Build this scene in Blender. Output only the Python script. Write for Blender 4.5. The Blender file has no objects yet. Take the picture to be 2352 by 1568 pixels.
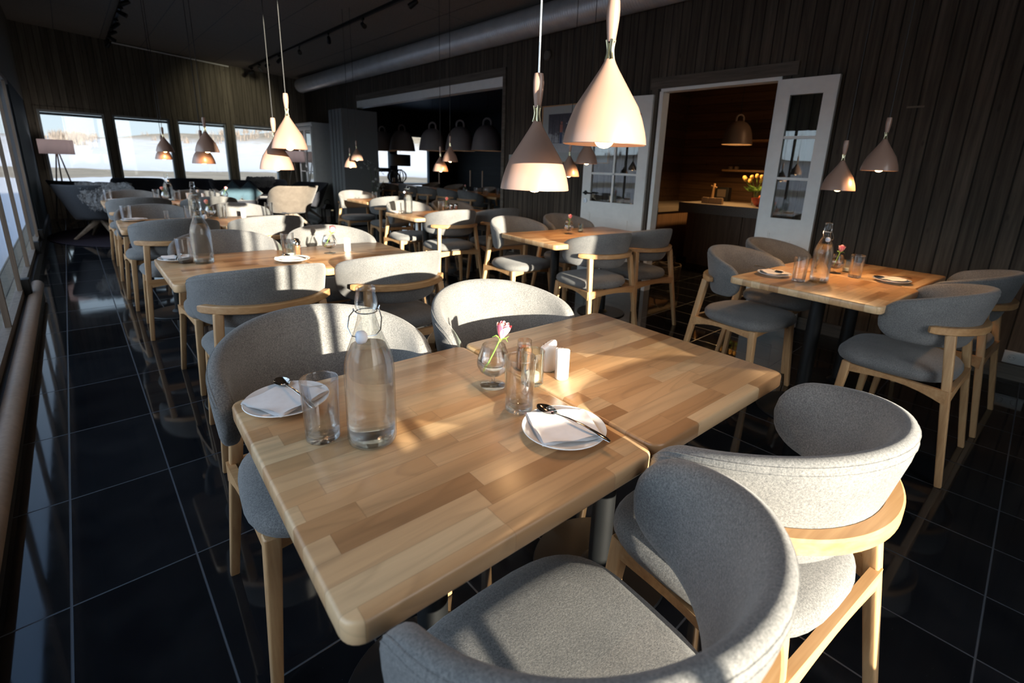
import bpy, math, random
from mathutils import Vector, Matrix
random.seed(7)
S = bpy.context.scene
C = S.collection
PI = math.pi
sin, cos = math.sin, math.cos

# ---------------------------------------------------------------- camera
cam_d = bpy.data.cameras.new('camera')
cam = bpy.data.objects.new('camera', cam_d)
C.objects.link(cam)
yaw, pitch, roll = math.radians(43.512), math.radians(14.5295), math.radians(-2.1321)
fwd = Vector((sin(yaw) * cos(pitch), cos(yaw) * cos(pitch), -sin(pitch)))
rgt = Vector((cos(yaw), -sin(yaw), 0.0))
dwn = fwd.cross(rgt)
r2 = cos(roll) * rgt + sin(roll) * dwn
d2 = -sin(roll) * rgt + cos(roll) * dwn
M = Matrix((r2, -d2, -fwd)).transposed().to_4x4()
M.translation = Vector((0, 0, 1.27))
cam.matrix_world = M
cam_d.sensor_width = 36.0
cam_d.lens = 1096.96 * 36.0 / 2352.0
cam_d.shift_x = (1176 - 1212.86) / 2352.0
cam_d.shift_y = -(784 - 670.33) / 2352.0
cam_d.clip_start = 0.02
cam_d.clip_end = 2000
cam_d.dof.use_dof = True
cam_d.dof.focus_distance = 1.25
cam_d.dof.aperture_fstop = 4.0
S.camera = cam

# ---------------------------------------------------------------- light, world, exposure
S.view_settings.view_transform = 'Standard'
S.view_settings.look = 'None'
S.view_settings.exposure = 0.4
S.view_settings.gamma = 1.0
S.view_settings.use_curve_mapping = False
S.cycles.max_bounces = 10
S.cycles.transparent_max_bounces = 24
S.cycles.transmission_bounces = 10
S.cycles.caustics_reflective = False
S.cycles.caustics_refractive = False
S.cycles.sample_clamp_indirect = 6.0
S.cycles.use_denoising = True

SUN_DIR = Vector((0.132, 1.0, -0.160)).normalized()
sd = bpy.data.lights.new('sun', 'SUN')
sd.energy = 21.0
sd.angle = math.radians(0.55)
sd.color = (1.0, 0.88, 0.72)
sun = bpy.data.objects.new('sun', sd)
C.objects.link(sun)
sun.rotation_euler = SUN_DIR.to_track_quat('-Z', 'Y').to_euler()
sun.location = (0, -20, 8)

world = bpy.data.worlds.new('world')
S.world = world
world.use_nodes = True
wn = world.node_tree
wn.nodes.clear()
def W(t, **k):
    n = wn.nodes.new(t)
    for a, b in k.items():
        setattr(n, a, b)
    return n
tc = W('ShaderNodeTexCoord')
sep = W('ShaderNodeSeparateXYZ')
wn.links.new(tc.outputs['Generated'], sep.inputs[0])
ramp = W('ShaderNodeValToRGB')
ramp.color_ramp.elements[0].position = 0.0
ramp.color_ramp.elements[0].color = (0.58, 0.67, 0.73, 1)
ramp.color_ramp.elements[1].position = 0.75
ramp.color_ramp.elements[1].color = (0.20, 0.42, 0.85, 1)
e = ramp.color_ramp.elements.new(0.18)
e.color = (0.50, 0.63, 0.76, 1)
wn.links.new(sep.outputs['Z'], ramp.inputs[0])
dot = W('ShaderNodeVectorMath', operation='DOT_PRODUCT')
wn.links.new(tc.outputs['Generated'], dot.inputs[0])
dot.inputs[1].default_value = tuple(-SUN_DIR)
mx = W('ShaderNodeMath', operation='MAXIMUM')
wn.links.new(dot.outputs['Value'], mx.inputs[0]); mx.inputs[1].default_value = 0
pw = W('ShaderNodeMath', operation='POWER')
wn.links.new(mx.outputs[0], pw.inputs[0]); pw.inputs[1].default_value = 4
glow = W('ShaderNodeMixRGB', blend_type='ADD')
wn.links.new(ramp.outputs[0], glow.inputs[1])
gs = W('ShaderNodeMixRGB', blend_type='MULTIPLY'); gs.inputs[0].default_value = 1
gc = W('ShaderNodeCombineXYZ')
wn.links.new(pw.outputs[0], gc.inputs[0]); wn.links.new(pw.outputs[0], gc.inputs[1]); wn.links.new(pw.outputs[0], gc.inputs[2])
wn.links.new(gc.outputs[0], gs.inputs[1]); gs.inputs[2].default_value = (4.0, 3.7, 3.5, 1)
glow.inputs[0].default_value = 1
wn.links.new(gs.outputs[0], glow.inputs[2])
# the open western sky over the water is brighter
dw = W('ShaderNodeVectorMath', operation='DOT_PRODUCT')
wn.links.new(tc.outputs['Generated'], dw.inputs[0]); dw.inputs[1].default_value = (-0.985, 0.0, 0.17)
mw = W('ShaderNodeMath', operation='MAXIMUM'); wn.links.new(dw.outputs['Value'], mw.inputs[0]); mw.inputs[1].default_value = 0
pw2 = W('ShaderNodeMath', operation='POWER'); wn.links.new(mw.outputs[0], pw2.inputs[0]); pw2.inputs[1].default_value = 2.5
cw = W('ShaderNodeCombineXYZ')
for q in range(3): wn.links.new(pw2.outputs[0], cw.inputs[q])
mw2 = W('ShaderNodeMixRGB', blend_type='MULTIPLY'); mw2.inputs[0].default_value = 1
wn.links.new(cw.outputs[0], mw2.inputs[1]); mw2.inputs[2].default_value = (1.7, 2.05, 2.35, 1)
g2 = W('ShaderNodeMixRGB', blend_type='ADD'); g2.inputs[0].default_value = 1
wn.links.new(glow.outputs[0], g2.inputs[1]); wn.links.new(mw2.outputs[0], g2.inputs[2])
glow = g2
bg = W('ShaderNodeBackground'); bg.inputs['Strength'].default_value = 1.1
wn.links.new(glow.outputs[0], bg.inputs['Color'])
wo = W('ShaderNodeOutputWorld')
wn.links.new(bg.outputs[0], wo.inputs['Surface'])

# ---------------------------------------------------------------- helpers
def link(o, parent=None):
    C.objects.link(o)
    if parent is not None:
        o.parent = parent
    return o

class MB:
    def __init__(s):
        s.v = []; s.f = []; s.mi = []
        s.M = Matrix.Identity(4)
    def add(s, vs, fs, mi=0):
        b = len(s.v)
        s.v += [tuple(s.M @ Vector(p)) for p in vs]
        s.f += [tuple(i + b for i in f) for f in fs]
        s.mi += [mi] * len(fs)
        return s
    def box(s, x0, x1, y0, y1, z0, z1, mi=0):
        vs = [(x0,y0,z0),(x1,y0,z0),(x1,y1,z0),(x0,y1,z0),(x0,y0,z1),(x1,y0,z1),(x1,y1,z1),(x0,y1,z1)]
        return s.add(vs, [(0,3,2,1),(4,5,6,7),(0,1,5,4),(1,2,6,5),(2,3,7,6),(3,0,4,7)], mi)
    def loft(s, rings, closed=True, cap0=True, cap1=True, mi=0):
        n = len(rings[0]); vs = []; fs = []
        for r in rings: vs += list(r)
        m = n if closed else n - 1
        for i in range(len(rings) - 1):
            for j in range(m):
                a = i*n + j; b = i*n + (j+1) % n
                fs.append((a, b, b + n, a + n))
        if closed and cap0: fs.append(tuple(range(n-1, -1, -1)))
        if closed and cap1: fs.append(tuple(range((len(rings)-1)*n, len(rings)*n)))
        return s.add(vs, fs, mi)
    def lathe(s, prof, c=(0,0,0), n=32, mi=0):
        vs = []; fs = []; k = len(prof)
        for i in range(n):
            a = 2*PI*i/n
            for (r, z) in prof:
                vs.append((c[0]+r*cos(a), c[1]+r*sin(a), c[2]+z))
        for i in range(n):
            j = (i+1) % n
            for q in range(k-1):
                fs.append((i*k+q, j*k+q, j*k+q+1, i*k+q+1))
        return s.add(vs, fs, mi)
    def cyl(s, c, r, z0, z1, n=24, mi=0, bev=0.0):
        b = min(bev, r*0.5)
        if b > 0:
            return s.lathe([(0,z0),(r-b,z0),(r,z0+b),(r,z1-b),(r-b,z1),(0,z1)], (c[0],c[1],0), n, mi)
        return s.lathe([(0,z0),(r,z0),(r,z1),(0,z1)], (c[0],c[1],0), n, mi)
    def tube(s, pts, rad, n=8, mi=0, caps=True, rx=None, up=None):
        # swept tube; rad number or list; rx = ratio of second radius
        P = [Vector(p) for p in pts]; k = len(P); rings = []
        R = rad if isinstance(rad, (list, tuple)) else [rad]*k
        prev = None
        for i in range(k):
            t = (P[min(i+1,k-1)] - P[max(i-1,0)]).normalized()
            if prev is None:
                u = Vector(up) if up else (Vector((0,0,1)) if abs(t.z) < 0.9 else Vector((1,0,0)))
                a = (u - t*u.dot(t)).normalized()
            else:
                a = (prev - t*prev.dot(t)).normalized()
            prev = a; b = t.cross(a)
            q = rx if rx else 1.0
            rings.append([tuple(P[i] + a*R[i]*cos(2*PI*j/n) + b*R[i]*q*sin(2*PI*j/n)) for j in range(n)])
        return s.loft(rings, True, caps, caps, mi)
    def bar(s, p0, p1, w0, w1, r=0.3, up=(0,1,0), mi=0, q0=1.0, q1=1.0):
        # tapered bar with rounded-square section, w = half width
        P0, P1 = Vector(p0), Vector(p1); t = (P1-P0).normalized()
        u = Vector(up); a = (u - t*u.dot(t)).normalized(); b = t.cross(a)
        sec = []
        for cx, cy, st in ((1,1,0),(-1,1,PI/2),(-1,-1,PI),(1,-1,1.5*PI)):
            for m in range(4):
                g = st + (PI/2)*m/3
                sec.append((cx*(1-r)+r*cos(g), cy*(1-r)+r*sin(g)))
        rr = []
        L = (P1-P0).length; e = min(0.003, L*0.1)
        for d, w, q in ((0, w0*0.86, q0),(e, w0, q0),(L-e, w1, q1),(L, w1*0.86, q1)):
            rr.append([tuple(P0 + t*d + a*x*w*q + b*y*w) for x, y in sec])
        return s.loft(rr, True, True, True, mi)
    def rbox(s, x0, x1, y0, y1, z0, z1, r=0.02, e=0.004, n=6, mi=0):
        # plate with rounded vertical corners r and small edge bevel e
        def ring(ins, z):
            out = []; rr = max(r-ins, 0.001)
            for cx, cy, st in ((x1-r, y1-r, 0),(x0+r, y1-r, PI/2),(x0+r, y0+r, PI),(x1-r, y0+r, 1.5*PI)):
                for m in range(n+1):
                    g = st + (PI/2)*m/n
                    out.append((cx+rr*cos(g), cy+rr*sin(g), z))
            return out
        rg = [ring(e, z0), ring(e*0.3, z0+e*0.3), ring(0, z0+e), ring(0, z1-e), ring(e*0.3, z1-e*0.3), ring(e, z1)]
        return s.loft(rg, True, True, True, mi)
    def ball(s, c, r, n=12, mi=0, sz=1.0):
        k = n//2
        return s.lathe([(r*sin(PI*i/k), -r*sz*cos(PI*i/k)) for i in range(k+1)], c, n, mi)
    def to(s, name, mats, parent=None, smooth=True, ang=38):
        me = bpy.data.meshes.new(name)
        me.from_pydata(s.v, [], s.f)
        if not isinstance(mats, (list, tuple)): mats = [mats]
        for m in mats: me.materials.append(m)
        if len(mats) > 1: me.polygons.foreach_set('material_index', s.mi)
        if smooth:
            me.polygons.foreach_set('use_smooth', [True]*len(me.polygons))
            me.set_sharp_from_angle(angle=math.radians(ang))
        me.update()
        import bmesh
        bm = bmesh.new(); bm.from_mesh(me)
        bmesh.ops.remove_doubles(bm, verts=bm.verts, dist=1e-6)
        bmesh.ops.recalc_face_normals(bm, faces=bm.faces)
        bm.to_mesh(me); bm.free()
        o = bpy.data.objects.new(name, me)
        return link(o, parent)

def empty(name, loc=(0,0,0), rz=0.0):
    o = bpy.data.objects.new(name, None)
    o.empty_display_size = 0.1
    o.location = loc; o.rotation_euler = (0,0,rz)
    return link(o)

def tag(o, label, cat, group=None, kind=None):
    o['label'] = label; o['category'] = cat
    if group: o['group'] = group
    if kind: o['kind'] = kind
    return o

def struct(o):
    o['kind'] = 'structure'
    return o

def copy_tree(o, parent=None):
    c = o.copy(); C.objects.link(c)
    if parent is not None:
        c.parent = parent
    for ch in [x for x in o.children]:
        copy_tree(ch, c)
    return c

used = {}
def place(proto, loc, rz, label, group=None, scale=None):
    """first use moves the prototype, later uses copy it"""
    if proto.name in used: o = copy_tree(proto)
    else: o = proto; used[proto.name] = 1
    o.location = loc; o.rotation_euler = (0,0,rz)
    if scale: o.scale = (scale,)*3
    o['label'] = label
    if group: o['group'] = group
    elif 'group' in o: del o['group']
    return o

# ---------------------------------------------------------------- materials
def newmat(name):
    m = bpy.data.materials.new(name); m.use_nodes = True
    nt = m.node_tree; nt.nodes.clear()
    out = nt.nodes.new('ShaderNodeOutputMaterial')
    b = nt.nodes.new('ShaderNodeBsdfPrincipled')
    nt.links.new(b.outputs[0], out.inputs[0])
    return m, nt, b, out

class N:
    def __init__(s, nt): s.nt = nt
    def n(s, t, ins=None, **k):
        nd = s.nt.nodes.new(t)
        for a, b in k.items(): setattr(nd, a, b)
        if ins:
            for a, b in ins.items():
                if hasattr(b, 'node'): s.nt.links.new(b, nd.inputs[a])
                else: nd.inputs[a].default_value = b
        return nd
    def math(s, op, a, b=0.0, c=0.0):
        return s.n('ShaderNodeMath', {0:a, 1:b, 2:c}, operation=op).outputs[0]
    def noise(s, vec, scale, detail=3, rough=0.55):
        return s.n('ShaderNodeTexNoise', {'Vector':vec, 'Scale':scale, 'Detail':detail, 'Roughness':rough}).outputs[0]
    def mapv(s, vec, scale=(1,1,1), loc=(0,0,0)):
        return s.n('ShaderNodeMapping', {'Vector':vec, 'Scale':scale, 'Location':loc}).outputs[0]
    def ramp(s, fac, stops, interp='LINEAR'):
        r = s.n('ShaderNodeValToRGB', {0:fac}); cr = r.color_ramp; cr.interpolation = interp
        def cc(c): return (c[0], c[1], c[2], 1) if isinstance(c, (tuple, list)) else (c, c, c, 1)
        cr.elements[0].position = stops[0][0]; cr.elements[0].color = cc(stops[0][1])
        cr.elements[1].position = stops[-1][0]; cr.elements[1].color = cc(stops[-1][1])
        for p, c in stops[1:-1]:
            el = cr.elements.new(p); el.color = cc(c)
        return r.outputs[0]
    def mix(s, f, a, b, bt='MIX'):
        def col(x): return x if hasattr(x, 'node') else ((x[0], x[1], x[2], 1) if isinstance(x, (tuple, list)) else (x, x, x, 1))
        return s.n('ShaderNodeMixRGB', {0:f, 1:col(a), 2:col(b)}, blend_type=bt).outputs[0]
    def bump(s, h, st=0.3, dist=0.002):
        return s.n('ShaderNodeBump', {'Strength':st, 'Distance':dist, 'Height':h}).outputs[0]

def simple(name, col, rough=0.5, metal=0.0, noise=0.0, nscale=30, bump=0.0, spec=0.5, coat=0.0):
    m, nt, b, out = newmat(name); g = N(nt)
    b.inputs['Roughness'].default_value = rough; b.inputs['Metallic'].default_value = metal
    b.inputs['Specular IOR Level'].default_value = spec
    b.inputs['Coat Weight'].default_value = coat
    tcn = g.n('ShaderNodeTexCoord').outputs['Object']
    nz = g.noise(tcn, nscale, 4)
    lo = tuple(c*(1-noise) for c in col); hi = tuple(min(1, c*(1+noise)) for c in col)
    nt.links.new(g.ramp(nz, [(0.3, lo), (0.7, hi)]), b.inputs['Base Color'])
    if bump:
        nt.links.new(g.bump(nz, bump, 0.003), b.inputs['Normal'])
    return m

def wood_grain(name, c0, c1, c2, axis='Z', rough=0.45, scale=1.0):
    m, nt, b, out = newmat(name); g = N(nt)
    oc = g.n('ShaderNodeTexCoord').outputs['Object']
    sc = {'X':(1.2,26,26), 'Y':(26,1.2,26), 'Z':(26,26,1.2)}[axis]
    v = g.mapv(oc, tuple(a*scale for a in sc))
    ri = g.n('ShaderNodeObjectInfo').outputs['Random']
    v2 = g.n('ShaderNodeVectorMath', {0:v, 1:g.n('ShaderNodeCombineXYZ', {0:g.math('MULTIPLY', ri, 40.0), 2:g.math('MULTIPLY', ri, 9.0)}).outputs[0]}, operation='ADD').outputs[0]
    n1 = g.noise(v2, 1.0, 5, 0.6); n2 = g.noise(v2, 4.0, 3)
    f = g.math('ADD', g.math('MULTIPLY', n1, 0.75), g.math('MULTIPLY', n2, 0.25))
    nt.links.new(g.ramp(f, [(0.32, c0), (0.52, c1), (0.7, c2)]), b.inputs['Base Color'])
    b.inputs['Roughness'].default_value = rough
    nt.links.new(g.bump(f, 0.12, 0.002), b.inputs['Normal'])
    return m

def staves(name):
    """oak butcher-block: staves along object X, random lengths and tones"""
    m, nt, b, out = newmat(name); g = N(nt)
    oc = g.n('ShaderNodeTexCoord').outputs['Object']
    ri = g.n('ShaderNodeObjectInfo').outputs['Random']
    s = g.n('ShaderNodeSeparateXYZ', {0:oc})
    y = g.math('ADD', g.math('DIVIDE', s.outputs[1], 0.047), g.math('MULTIPLY', ri, 50.0))
    row = g.math('FLOOR', y)
    rr = g.n('ShaderNodeTexWhiteNoise', {'W':row}, noise_dimensions='1D').outputs[0]
    L = g.math('ADD', g.math('MULTIPLY', rr, 0.16), 0.20)
    x = g.math('DIVIDE', g.math('ADD', s.outputs[0], g.math('MULTIPLY', rr, 7.3)), L)
    col = g.math('FLOOR', x)
    idv = g.n('ShaderNodeCombineXYZ', {0:row, 1:col, 2:g.math('MULTIPLY', ri, 91.0)}).outputs[0]
    rnd = g.n('ShaderNodeTexWhiteNoise', {'Vector':idv}, noise_dimensions='3D')
    rv = rnd.outputs[0]
    off = g.n('ShaderNodeVectorMath', {0:rnd.outputs[1], 1:(13.0, 17.0, 5.0)}, operation='MULTIPLY').outputs[0]
    v = g.n('ShaderNodeVectorMath', {0:g.mapv(oc, (1.5, 26, 12)), 1:off}, operation='ADD').outputs[0]
    n1 = g.noise(v, 0.8, 5, 0.62)
    n2 = g.n('ShaderNodeTexNoise', {'Vector':g.n('ShaderNodeVectorMath', {0:g.mapv(oc, (2.4, 11, 10)), 1:off}, operation='ADD').outputs[0], 'Scale':0.75, 'Detail':1.0, 'Distortion':0.7}).outputs[0]
    band = g.math('FRACT', g.math('MULTIPLY', n2, 9.0))
    tone = g.ramp(rv, [(0.0, (0.35, 0.185, 0.083)), (0.22, (0.48, 0.275, 0.130)), (0.6, (0.58, 0.36, 0.185)), (1.0, (0.65, 0.45, 0.255))])
    gr = g.ramp(n1, [(0.30, 0.74), (0.50, 0.97), (0.72, 1.06)])
    gb = g.ramp(band, [(0.0, 0.84), (0.25, 1.0), (0.85, 1.03), (1.0, 0.84)])
    c1 = g.mix(1.0, tone, gr, 'MULTIPLY')
    c2 = g.mix(0.75, c1, gb, 'MULTIPLY')
    fy = g.math('FRACT', y); fx = g.math('FRACT', x)
    ey = g.math('MINIMUM', fy, g.math('SUBTRACT', 1.0, fy))
    ex = g.math('MULTIPLY', g.math('MINIMUM', fx, g.math('SUBTRACT', 1.0, fx)), 5.0)
    ed = g.ramp(g.math('MINIMUM', ey, ex), [(0.0, 0.80), (0.03, 1.0)])
    c3 = g.mix(1.0, c2, ed, 'MULTIPLY')
    nt.links.new(c3, b.inputs['Base Color'])
    nt.links.new(g.ramp(n1, [(0.3, 0.34), (0.8, 0.26)]), b.inputs['Roughness'])
    b.inputs['Specular IOR Level'].default_value = 0.45
    nt.links.new(g.bump(n1, 0.08, 0.001), b.inputs['Normal'])
    return m

def fabric(name, dark, mid, light, scale=1.0):
    m, nt, b, out = newmat(name); g = N(nt)
    oc = g.n('ShaderNodeTexCoord').outputs['Object']
    f1 = g.noise(oc, 700*scale, 2, 0.7)
    f2 = g.noise(oc, 260*scale, 3, 0.6)
    f3 = g.noise(oc, 9, 2)
    f = g.math('ADD', g.math('ADD', g.math('MULTIPLY', f1, 0.45), g.math('MULTIPLY', f2, 0.40)), g.math('MULTIPLY', f3, 0.15))
    nt.links.new(g.ramp(f, [(0.36, dark), (0.5, mid), (0.64, light)]), b.inputs['Base Color'])
    b.inputs['Roughness'].default_value = 0.95
    b.inputs['Specular IOR Level'].default_value = 0.15
    b.inputs['Sheen Weight'].default_value = 0.18
    b.inputs['Sheen Roughness'].default_value = 0.5
    nt.links.new(g.bump(f, 0.55, 0.0016), b.inputs['Normal'])
    return m

def planks(name, axis, pw, c0, c1, c2, offs=0.0, groove=0.012, vert=True, rough=0.8):
    """boards: pw wide along 'axis' (0=x,1=y,2=z), grain along the other"""
    m, nt, b, out = newmat(name); g = N(nt)
    oc = g.n('ShaderNodeTexCoord').outputs['Object']
    s = g.n('ShaderNodeSeparateXYZ', {0:oc})
    y = g.math('DIVIDE', g.math('ADD', s.outputs[axis], offs), pw)
    row = g.math('FLOOR', y); fr = g.math('FRACT', y)
    rr = g.n('ShaderNodeTexWhiteNoise', {'W':row}, noise_dimensions='1D').outputs[0]
    sc = [30, 30, 30]; ga = 2 if vert else (1 if axis == 2 else 0)
    sc[ga] = 1.6
    v = g.n('ShaderNodeVectorMath', {0:g.mapv(oc, tuple(sc)), 1:g.n('ShaderNodeCombineXYZ', {0:g.math('MULTIPLY', rr, 30.0), 1:g.math('MULTIPLY', rr, 17.0), 2:g.math('MULTIPLY', rr, 11.0)}).outputs[0]}, operation='ADD').outputs[0]
    n1 = g.noise(v, 1.0, 5, 0.65)
    kn = g.n('ShaderNodeTexVoronoi', {'Vector':g.mapv(oc, (9, 9, 3.2)), 'Scale':1.0}).outputs['Distance']
    knot = g.ramp(kn, [(0.05, 0.45), (0.11, 1.0)])
    col = g.mix(1.0, g.ramp(n1, [(0.3, c0), (0.52, c1), (0.75, c2)]), g.ramp(rr, [(0.0, 0.72), (1.0, 1.12)]), 'MULTIPLY')
    col = g.mix(0.8, col, knot, 'MULTIPLY')
    e_ = g.math('MULTIPLY', g.math('MINIMUM', fr, g.math('SUBTRACT', 1.0, fr)), pw)
    gv = g.ramp(g.math('DIVIDE', e_, groove), [(0.0, 0.12), (0.35, 0.25), (0.6, 1.0)])
    col = g.mix(1.0, col, gv, 'MULTIPLY')
    nt.links.new(col, b.inputs['Base Color'])
    b.inputs['Roughness'].default_value = rough
    b.inputs['Specular IOR Level'].default_value = 0.3
    bh = g.math('ADD', g.math('MULTIPLY', n1, 0.25), gv)
    nt.links.new(g.bump(bh, 0.6, 0.006), b.inputs['Normal'])
    return m

def tiles(name):
    m, nt, b, out = newmat(name); g = N(nt)
    oc = g.n('ShaderNodeTexCoord').outputs['Object']
    s = g.n('ShaderNodeSeparateXYZ', {0:oc})
    x = g.math('DIVIDE', g.math('ADD', s.outputs[0], 30.3+0.177), 0.303)
    y = g.math('DIVIDE', g.math('ADD', s.outputs[1], 60.0-0.4745), 0.600)
    def edge(v, w):
        f = g.math('FRACT', v)
        return g.math('MULTIPLY', g.math('MINIMUM', f, g.math('SUBTRACT', 1.0, f)), w)
    d = g.math('MINIMUM', edge(x, 0.303), edge(y, 0.6))
    gm = g.ramp(d, [(0.0012, 1.0), (0.0019, 0.0)])
    tid = g.n('ShaderNodeTexWhiteNoise', {'Vector':g.n('ShaderNodeCombineXYZ', {0:g.math('FLOOR', x), 1:g.math('FLOOR', y)}).outputs[0]}, noise_dimensions='3D').outputs[0]
    n1 = g.noise(oc, 6, 6, 0.65)
    sp = g.noise(oc, 230, 1)
    base = g.ramp(n1, [(0.35, (0.006, 0.007, 0.009)), (0.7, (0.012, 0.013, 0.015))])
    base = g.mix(1.0, base, g.ramp(tid, [(0, 0.7), (1, 1.25)]), 'MULTIPLY')
    base = g.mix(g.ramp(sp, [(0.78, 0.0), (0.82, 0.35)]), base, (0.12, 0.12, 0.12))
    nt.links.new(g.mix(gm, base, (0.06, 0.07, 0.085)), b.inputs['Base Color'])
    nt.links.new(g.mix(gm, g.ramp(n1, [(0.3, 0.035), (0.7, 0.075)]), 0.7), b.inputs['Roughness'])
    b.inputs['Specular IOR Level'].default_value = 0.5
    nt.links.new(g.bump(g.math('ADD', g.math('MULTIPLY', gm, -1.0), g.math('MULTIPLY', g.noise(oc, 14, 3), 0.05)), 0.2, 0.001), b.inputs['Normal'])
    return m

def thin_glass(name, tint=(1,1,1), ior=1.45, rough=0.0, edge=0.0, fmul=1.0, fcap=1.0):
    """clear pane: light goes straight through, a Fresnel share is mirrored"""
    m = bpy.data.materials.new(name); m.use_nodes = True
    nt = m.node_tree; nt.nodes.clear(); g = N(nt)
    out = g.n('ShaderNodeOutputMaterial')
    tr = g.n('ShaderNodeBsdfTransparent', {'Color':(*tint, 1)})
    gl = g.n('ShaderNodeBsdfGlossy', {'Color':(1,1,1,1), 'Roughness':rough})
    fr = g.n('ShaderNodeFresnel', {'IOR':ior})
    fac = g.n('ShaderNodeMath', {0:g.math('MULTIPLY', fr.outputs[0], fmul), 1:fcap}, operation='MINIMUM').outputs[0]
    if edge > 0:
        lw = g.n('ShaderNodeLayerWeight', {'Blend':0.5}).outputs['Facing']
        dk = g.ramp(lw, [(0.55, (1,1,1)), (0.80, (1-edge*0.30,)*3), (0.97, (1-edge,)*3)])
        tr2 = g.mix(1.0, dk, tint, 'MULTIPLY')
        nt.links.new(tr2, tr.inputs['Color'])
    mxs = g.n('ShaderNodeMixShader', {0:fac, 1:tr.outputs[0], 2:gl.outputs[0]})
    nt.links.new(mxs.outputs[0], out.inputs[0])
    return m

def water_mat(name, tint=(1,1,1)):
    """still water in a vessel: part refracted, part straight through"""
    m = bpy.data.materials.new(name); m.use_nodes = True
    nt = m.node_tree; nt.nodes.clear(); g = N(nt)
    out = g.n('ShaderNodeOutputMaterial')
    gl = g.n('ShaderNodeBsdfGlass', {'Color':(*tint,1), 'Roughness':0.0, 'IOR':1.33})
    tr = g.n('ShaderNodeBsdfTransparent', {'Color':(*tint,1)})
    mxs = g.n('ShaderNodeMixShader', {0:0.3, 1:gl.outputs[0], 2:tr.outputs[0]})
    nt.links.new(mxs.outputs[0], out.inputs[0])
    return m

def emit(name, col, st):
    m = bpy.data.materials.new(name); m.use_nodes = True
    nt = m.node_tree; nt.nodes.clear(); g = N(nt)
    out = g.n('ShaderNodeOutputMaterial')
    em = g.n('ShaderNodeEmission', {'Color':(*col,1), 'Strength':st})
    nt.links.new(em.outputs[0], out.inputs[0])
    return m

M_TOP = staves('oak_staves')
M_ASH = wood_grain('ash_wood', (0.36,0.20,0.09), (0.48,0.29,0.14), (0.55,0.36,0.19), 'Z', 0.42)
M_ASHX = wood_grain('ash_wood_rail', (0.33,0.17,0.07), (0.44,0.25,0.11), (0.51,0.32,0.16), 'X', 0.40)
M_FAB = fabric('grey_wool_melange', (0.070,0.072,0.075), (0.145,0.144,0.141), (0.245,0.24,0.23))
M_FABD = fabric('dark_wool', (0.012,0.014,0.02), (0.028,0.03,0.04), (0.05,0.052,0.06))
M_FABG = fabric('grey_lounge_wool', (0.06,0.05,0.042), (0.12,0.10,0.082), (0.2,0.17,0.14))
M_BLUE = fabric('blue_cushion_cloth', (0.03,0.06,0.08), (0.05,0.09,0.12), (0.08,0.13,0.16))
M_FLOOR = tiles('black_floor_tiles')
M_WALLR = planks('stained_plank_wall', 1, 0.098, (0.034,0.027,0.020), (0.070,0.056,0.042), (0.105,0.087,0.067), 40.0, 0.010)
M_WALLF = planks('olive_plank_wall', 0, 0.098, (0.085, 0.076, 0.056), (0.14, 0.125, 0.094), (0.19, 0.17, 0.13), 40.0, 0.008)
M_TRIMD = wood_grain('stained_trim', (0.055,0.045,0.034), (0.095,0.078,0.060), (0.14,0.115,0.09), 'Y', 0.7)
M_TRIMZ = wood_grain('stained_trim_upright', (0.055,0.045,0.034), (0.095,0.078,0.060), (0.14,0.115,0.09), 'Z', 0.7)
M_CEIL = simple('woodwool_ceiling', (0.18,0.155,0.125), 0.95, 0, 0.35, 120, 0.6)
M_BLACK = simple('black_metal', (0.004,0.0045,0.005), 0.5, 0.0, 0.15, 8, 0, 0.3)
M_MATTBLACK = simple('black_paint', (0.010,0.010,0.011), 0.6, 0, 0.1, 8)
M_WHITE = simple('white_paint', (0.80,0.82,0.80), 0.45, 0, 0.04, 12)
M_FRAMEW = simple('window_frame_paint', (0.22,0.25,0.25), 0.5, 0, 0.06, 12)
M_POST = wood_grain('brown_window_posts', (0.07,0.05,0.035), (0.12,0.09,0.065), (0.17,0.13,0.095), 'Z', 0.55)
M_PORC = simple('white_porcelain', (0.80,0.80,0.79), 0.12, 0, 0.01, 8, 0, 0.5, 0.3)
M_NAPK = simple('paper_napkin', (0.80,0.79,0.79), 0.9, 0, 0.03, 60, 0.15)
M_STEEL = simple('polished_steel', (0.72,0.68,0.62), 0.08, 1.0, 0.02, 8)
M_WIRE = simple('wire_steel', (0.42,0.46,0.50), 0.25, 1.0, 0.05, 8)
M_BRASS = simple('brushed_brass', (0.62,0.55,0.36), 0.22, 1.0, 0.06, 20)
M_PINK = simple('pale_pink_enamel', (0.30,0.185,0.14), 0.33, 0, 0.02, 8, 0, 0.5, 0.15)
M_PINKIN = simple('pale_enamel_inside', (0.80,0.70,0.58), 0.5, 0, 0.02, 8)
M_CORDB = simple('black_cord', (0.012,0.012,0.012), 0.6, 0, 0.1, 50)
M_CORDS = simple('silver_cord', (0.55,0.55,0.53), 0.35, 0.6, 0.08, 50)
M_BULB = emit('warm_bulb', (1.0, 0.62, 0.28), 14.0)
M_GLASS = thin_glass('window_glass', (0.97,0.985,0.98), 1.5, fmul=0.6)
M_GLASSD = thin_glass('door_glass', (0.92,0.94,0.94), 1.5, fmul=1.0)
M_GLASSL = thin_glass('glass_wall_glass', (0.98,0.985,0.985), 1.4, fmul=0.5, fcap=0.15)
M_TUMB = thin_glass('drinking_glass', (0.985,0.99,0.99), 1.45, 0.0, 0.42, 1.0, 0.6)
M_BOT = thin_glass('bottle_glass', (0.96,0.975,0.965), 1.45, 0.0, 0.45, 0.6, 0.4)
M_GREENG = thin_glass('greenish_glass', (0.93,0.97,0.94), 1.42, 0.0, 0.40, 1.0, 0.6)
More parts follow.
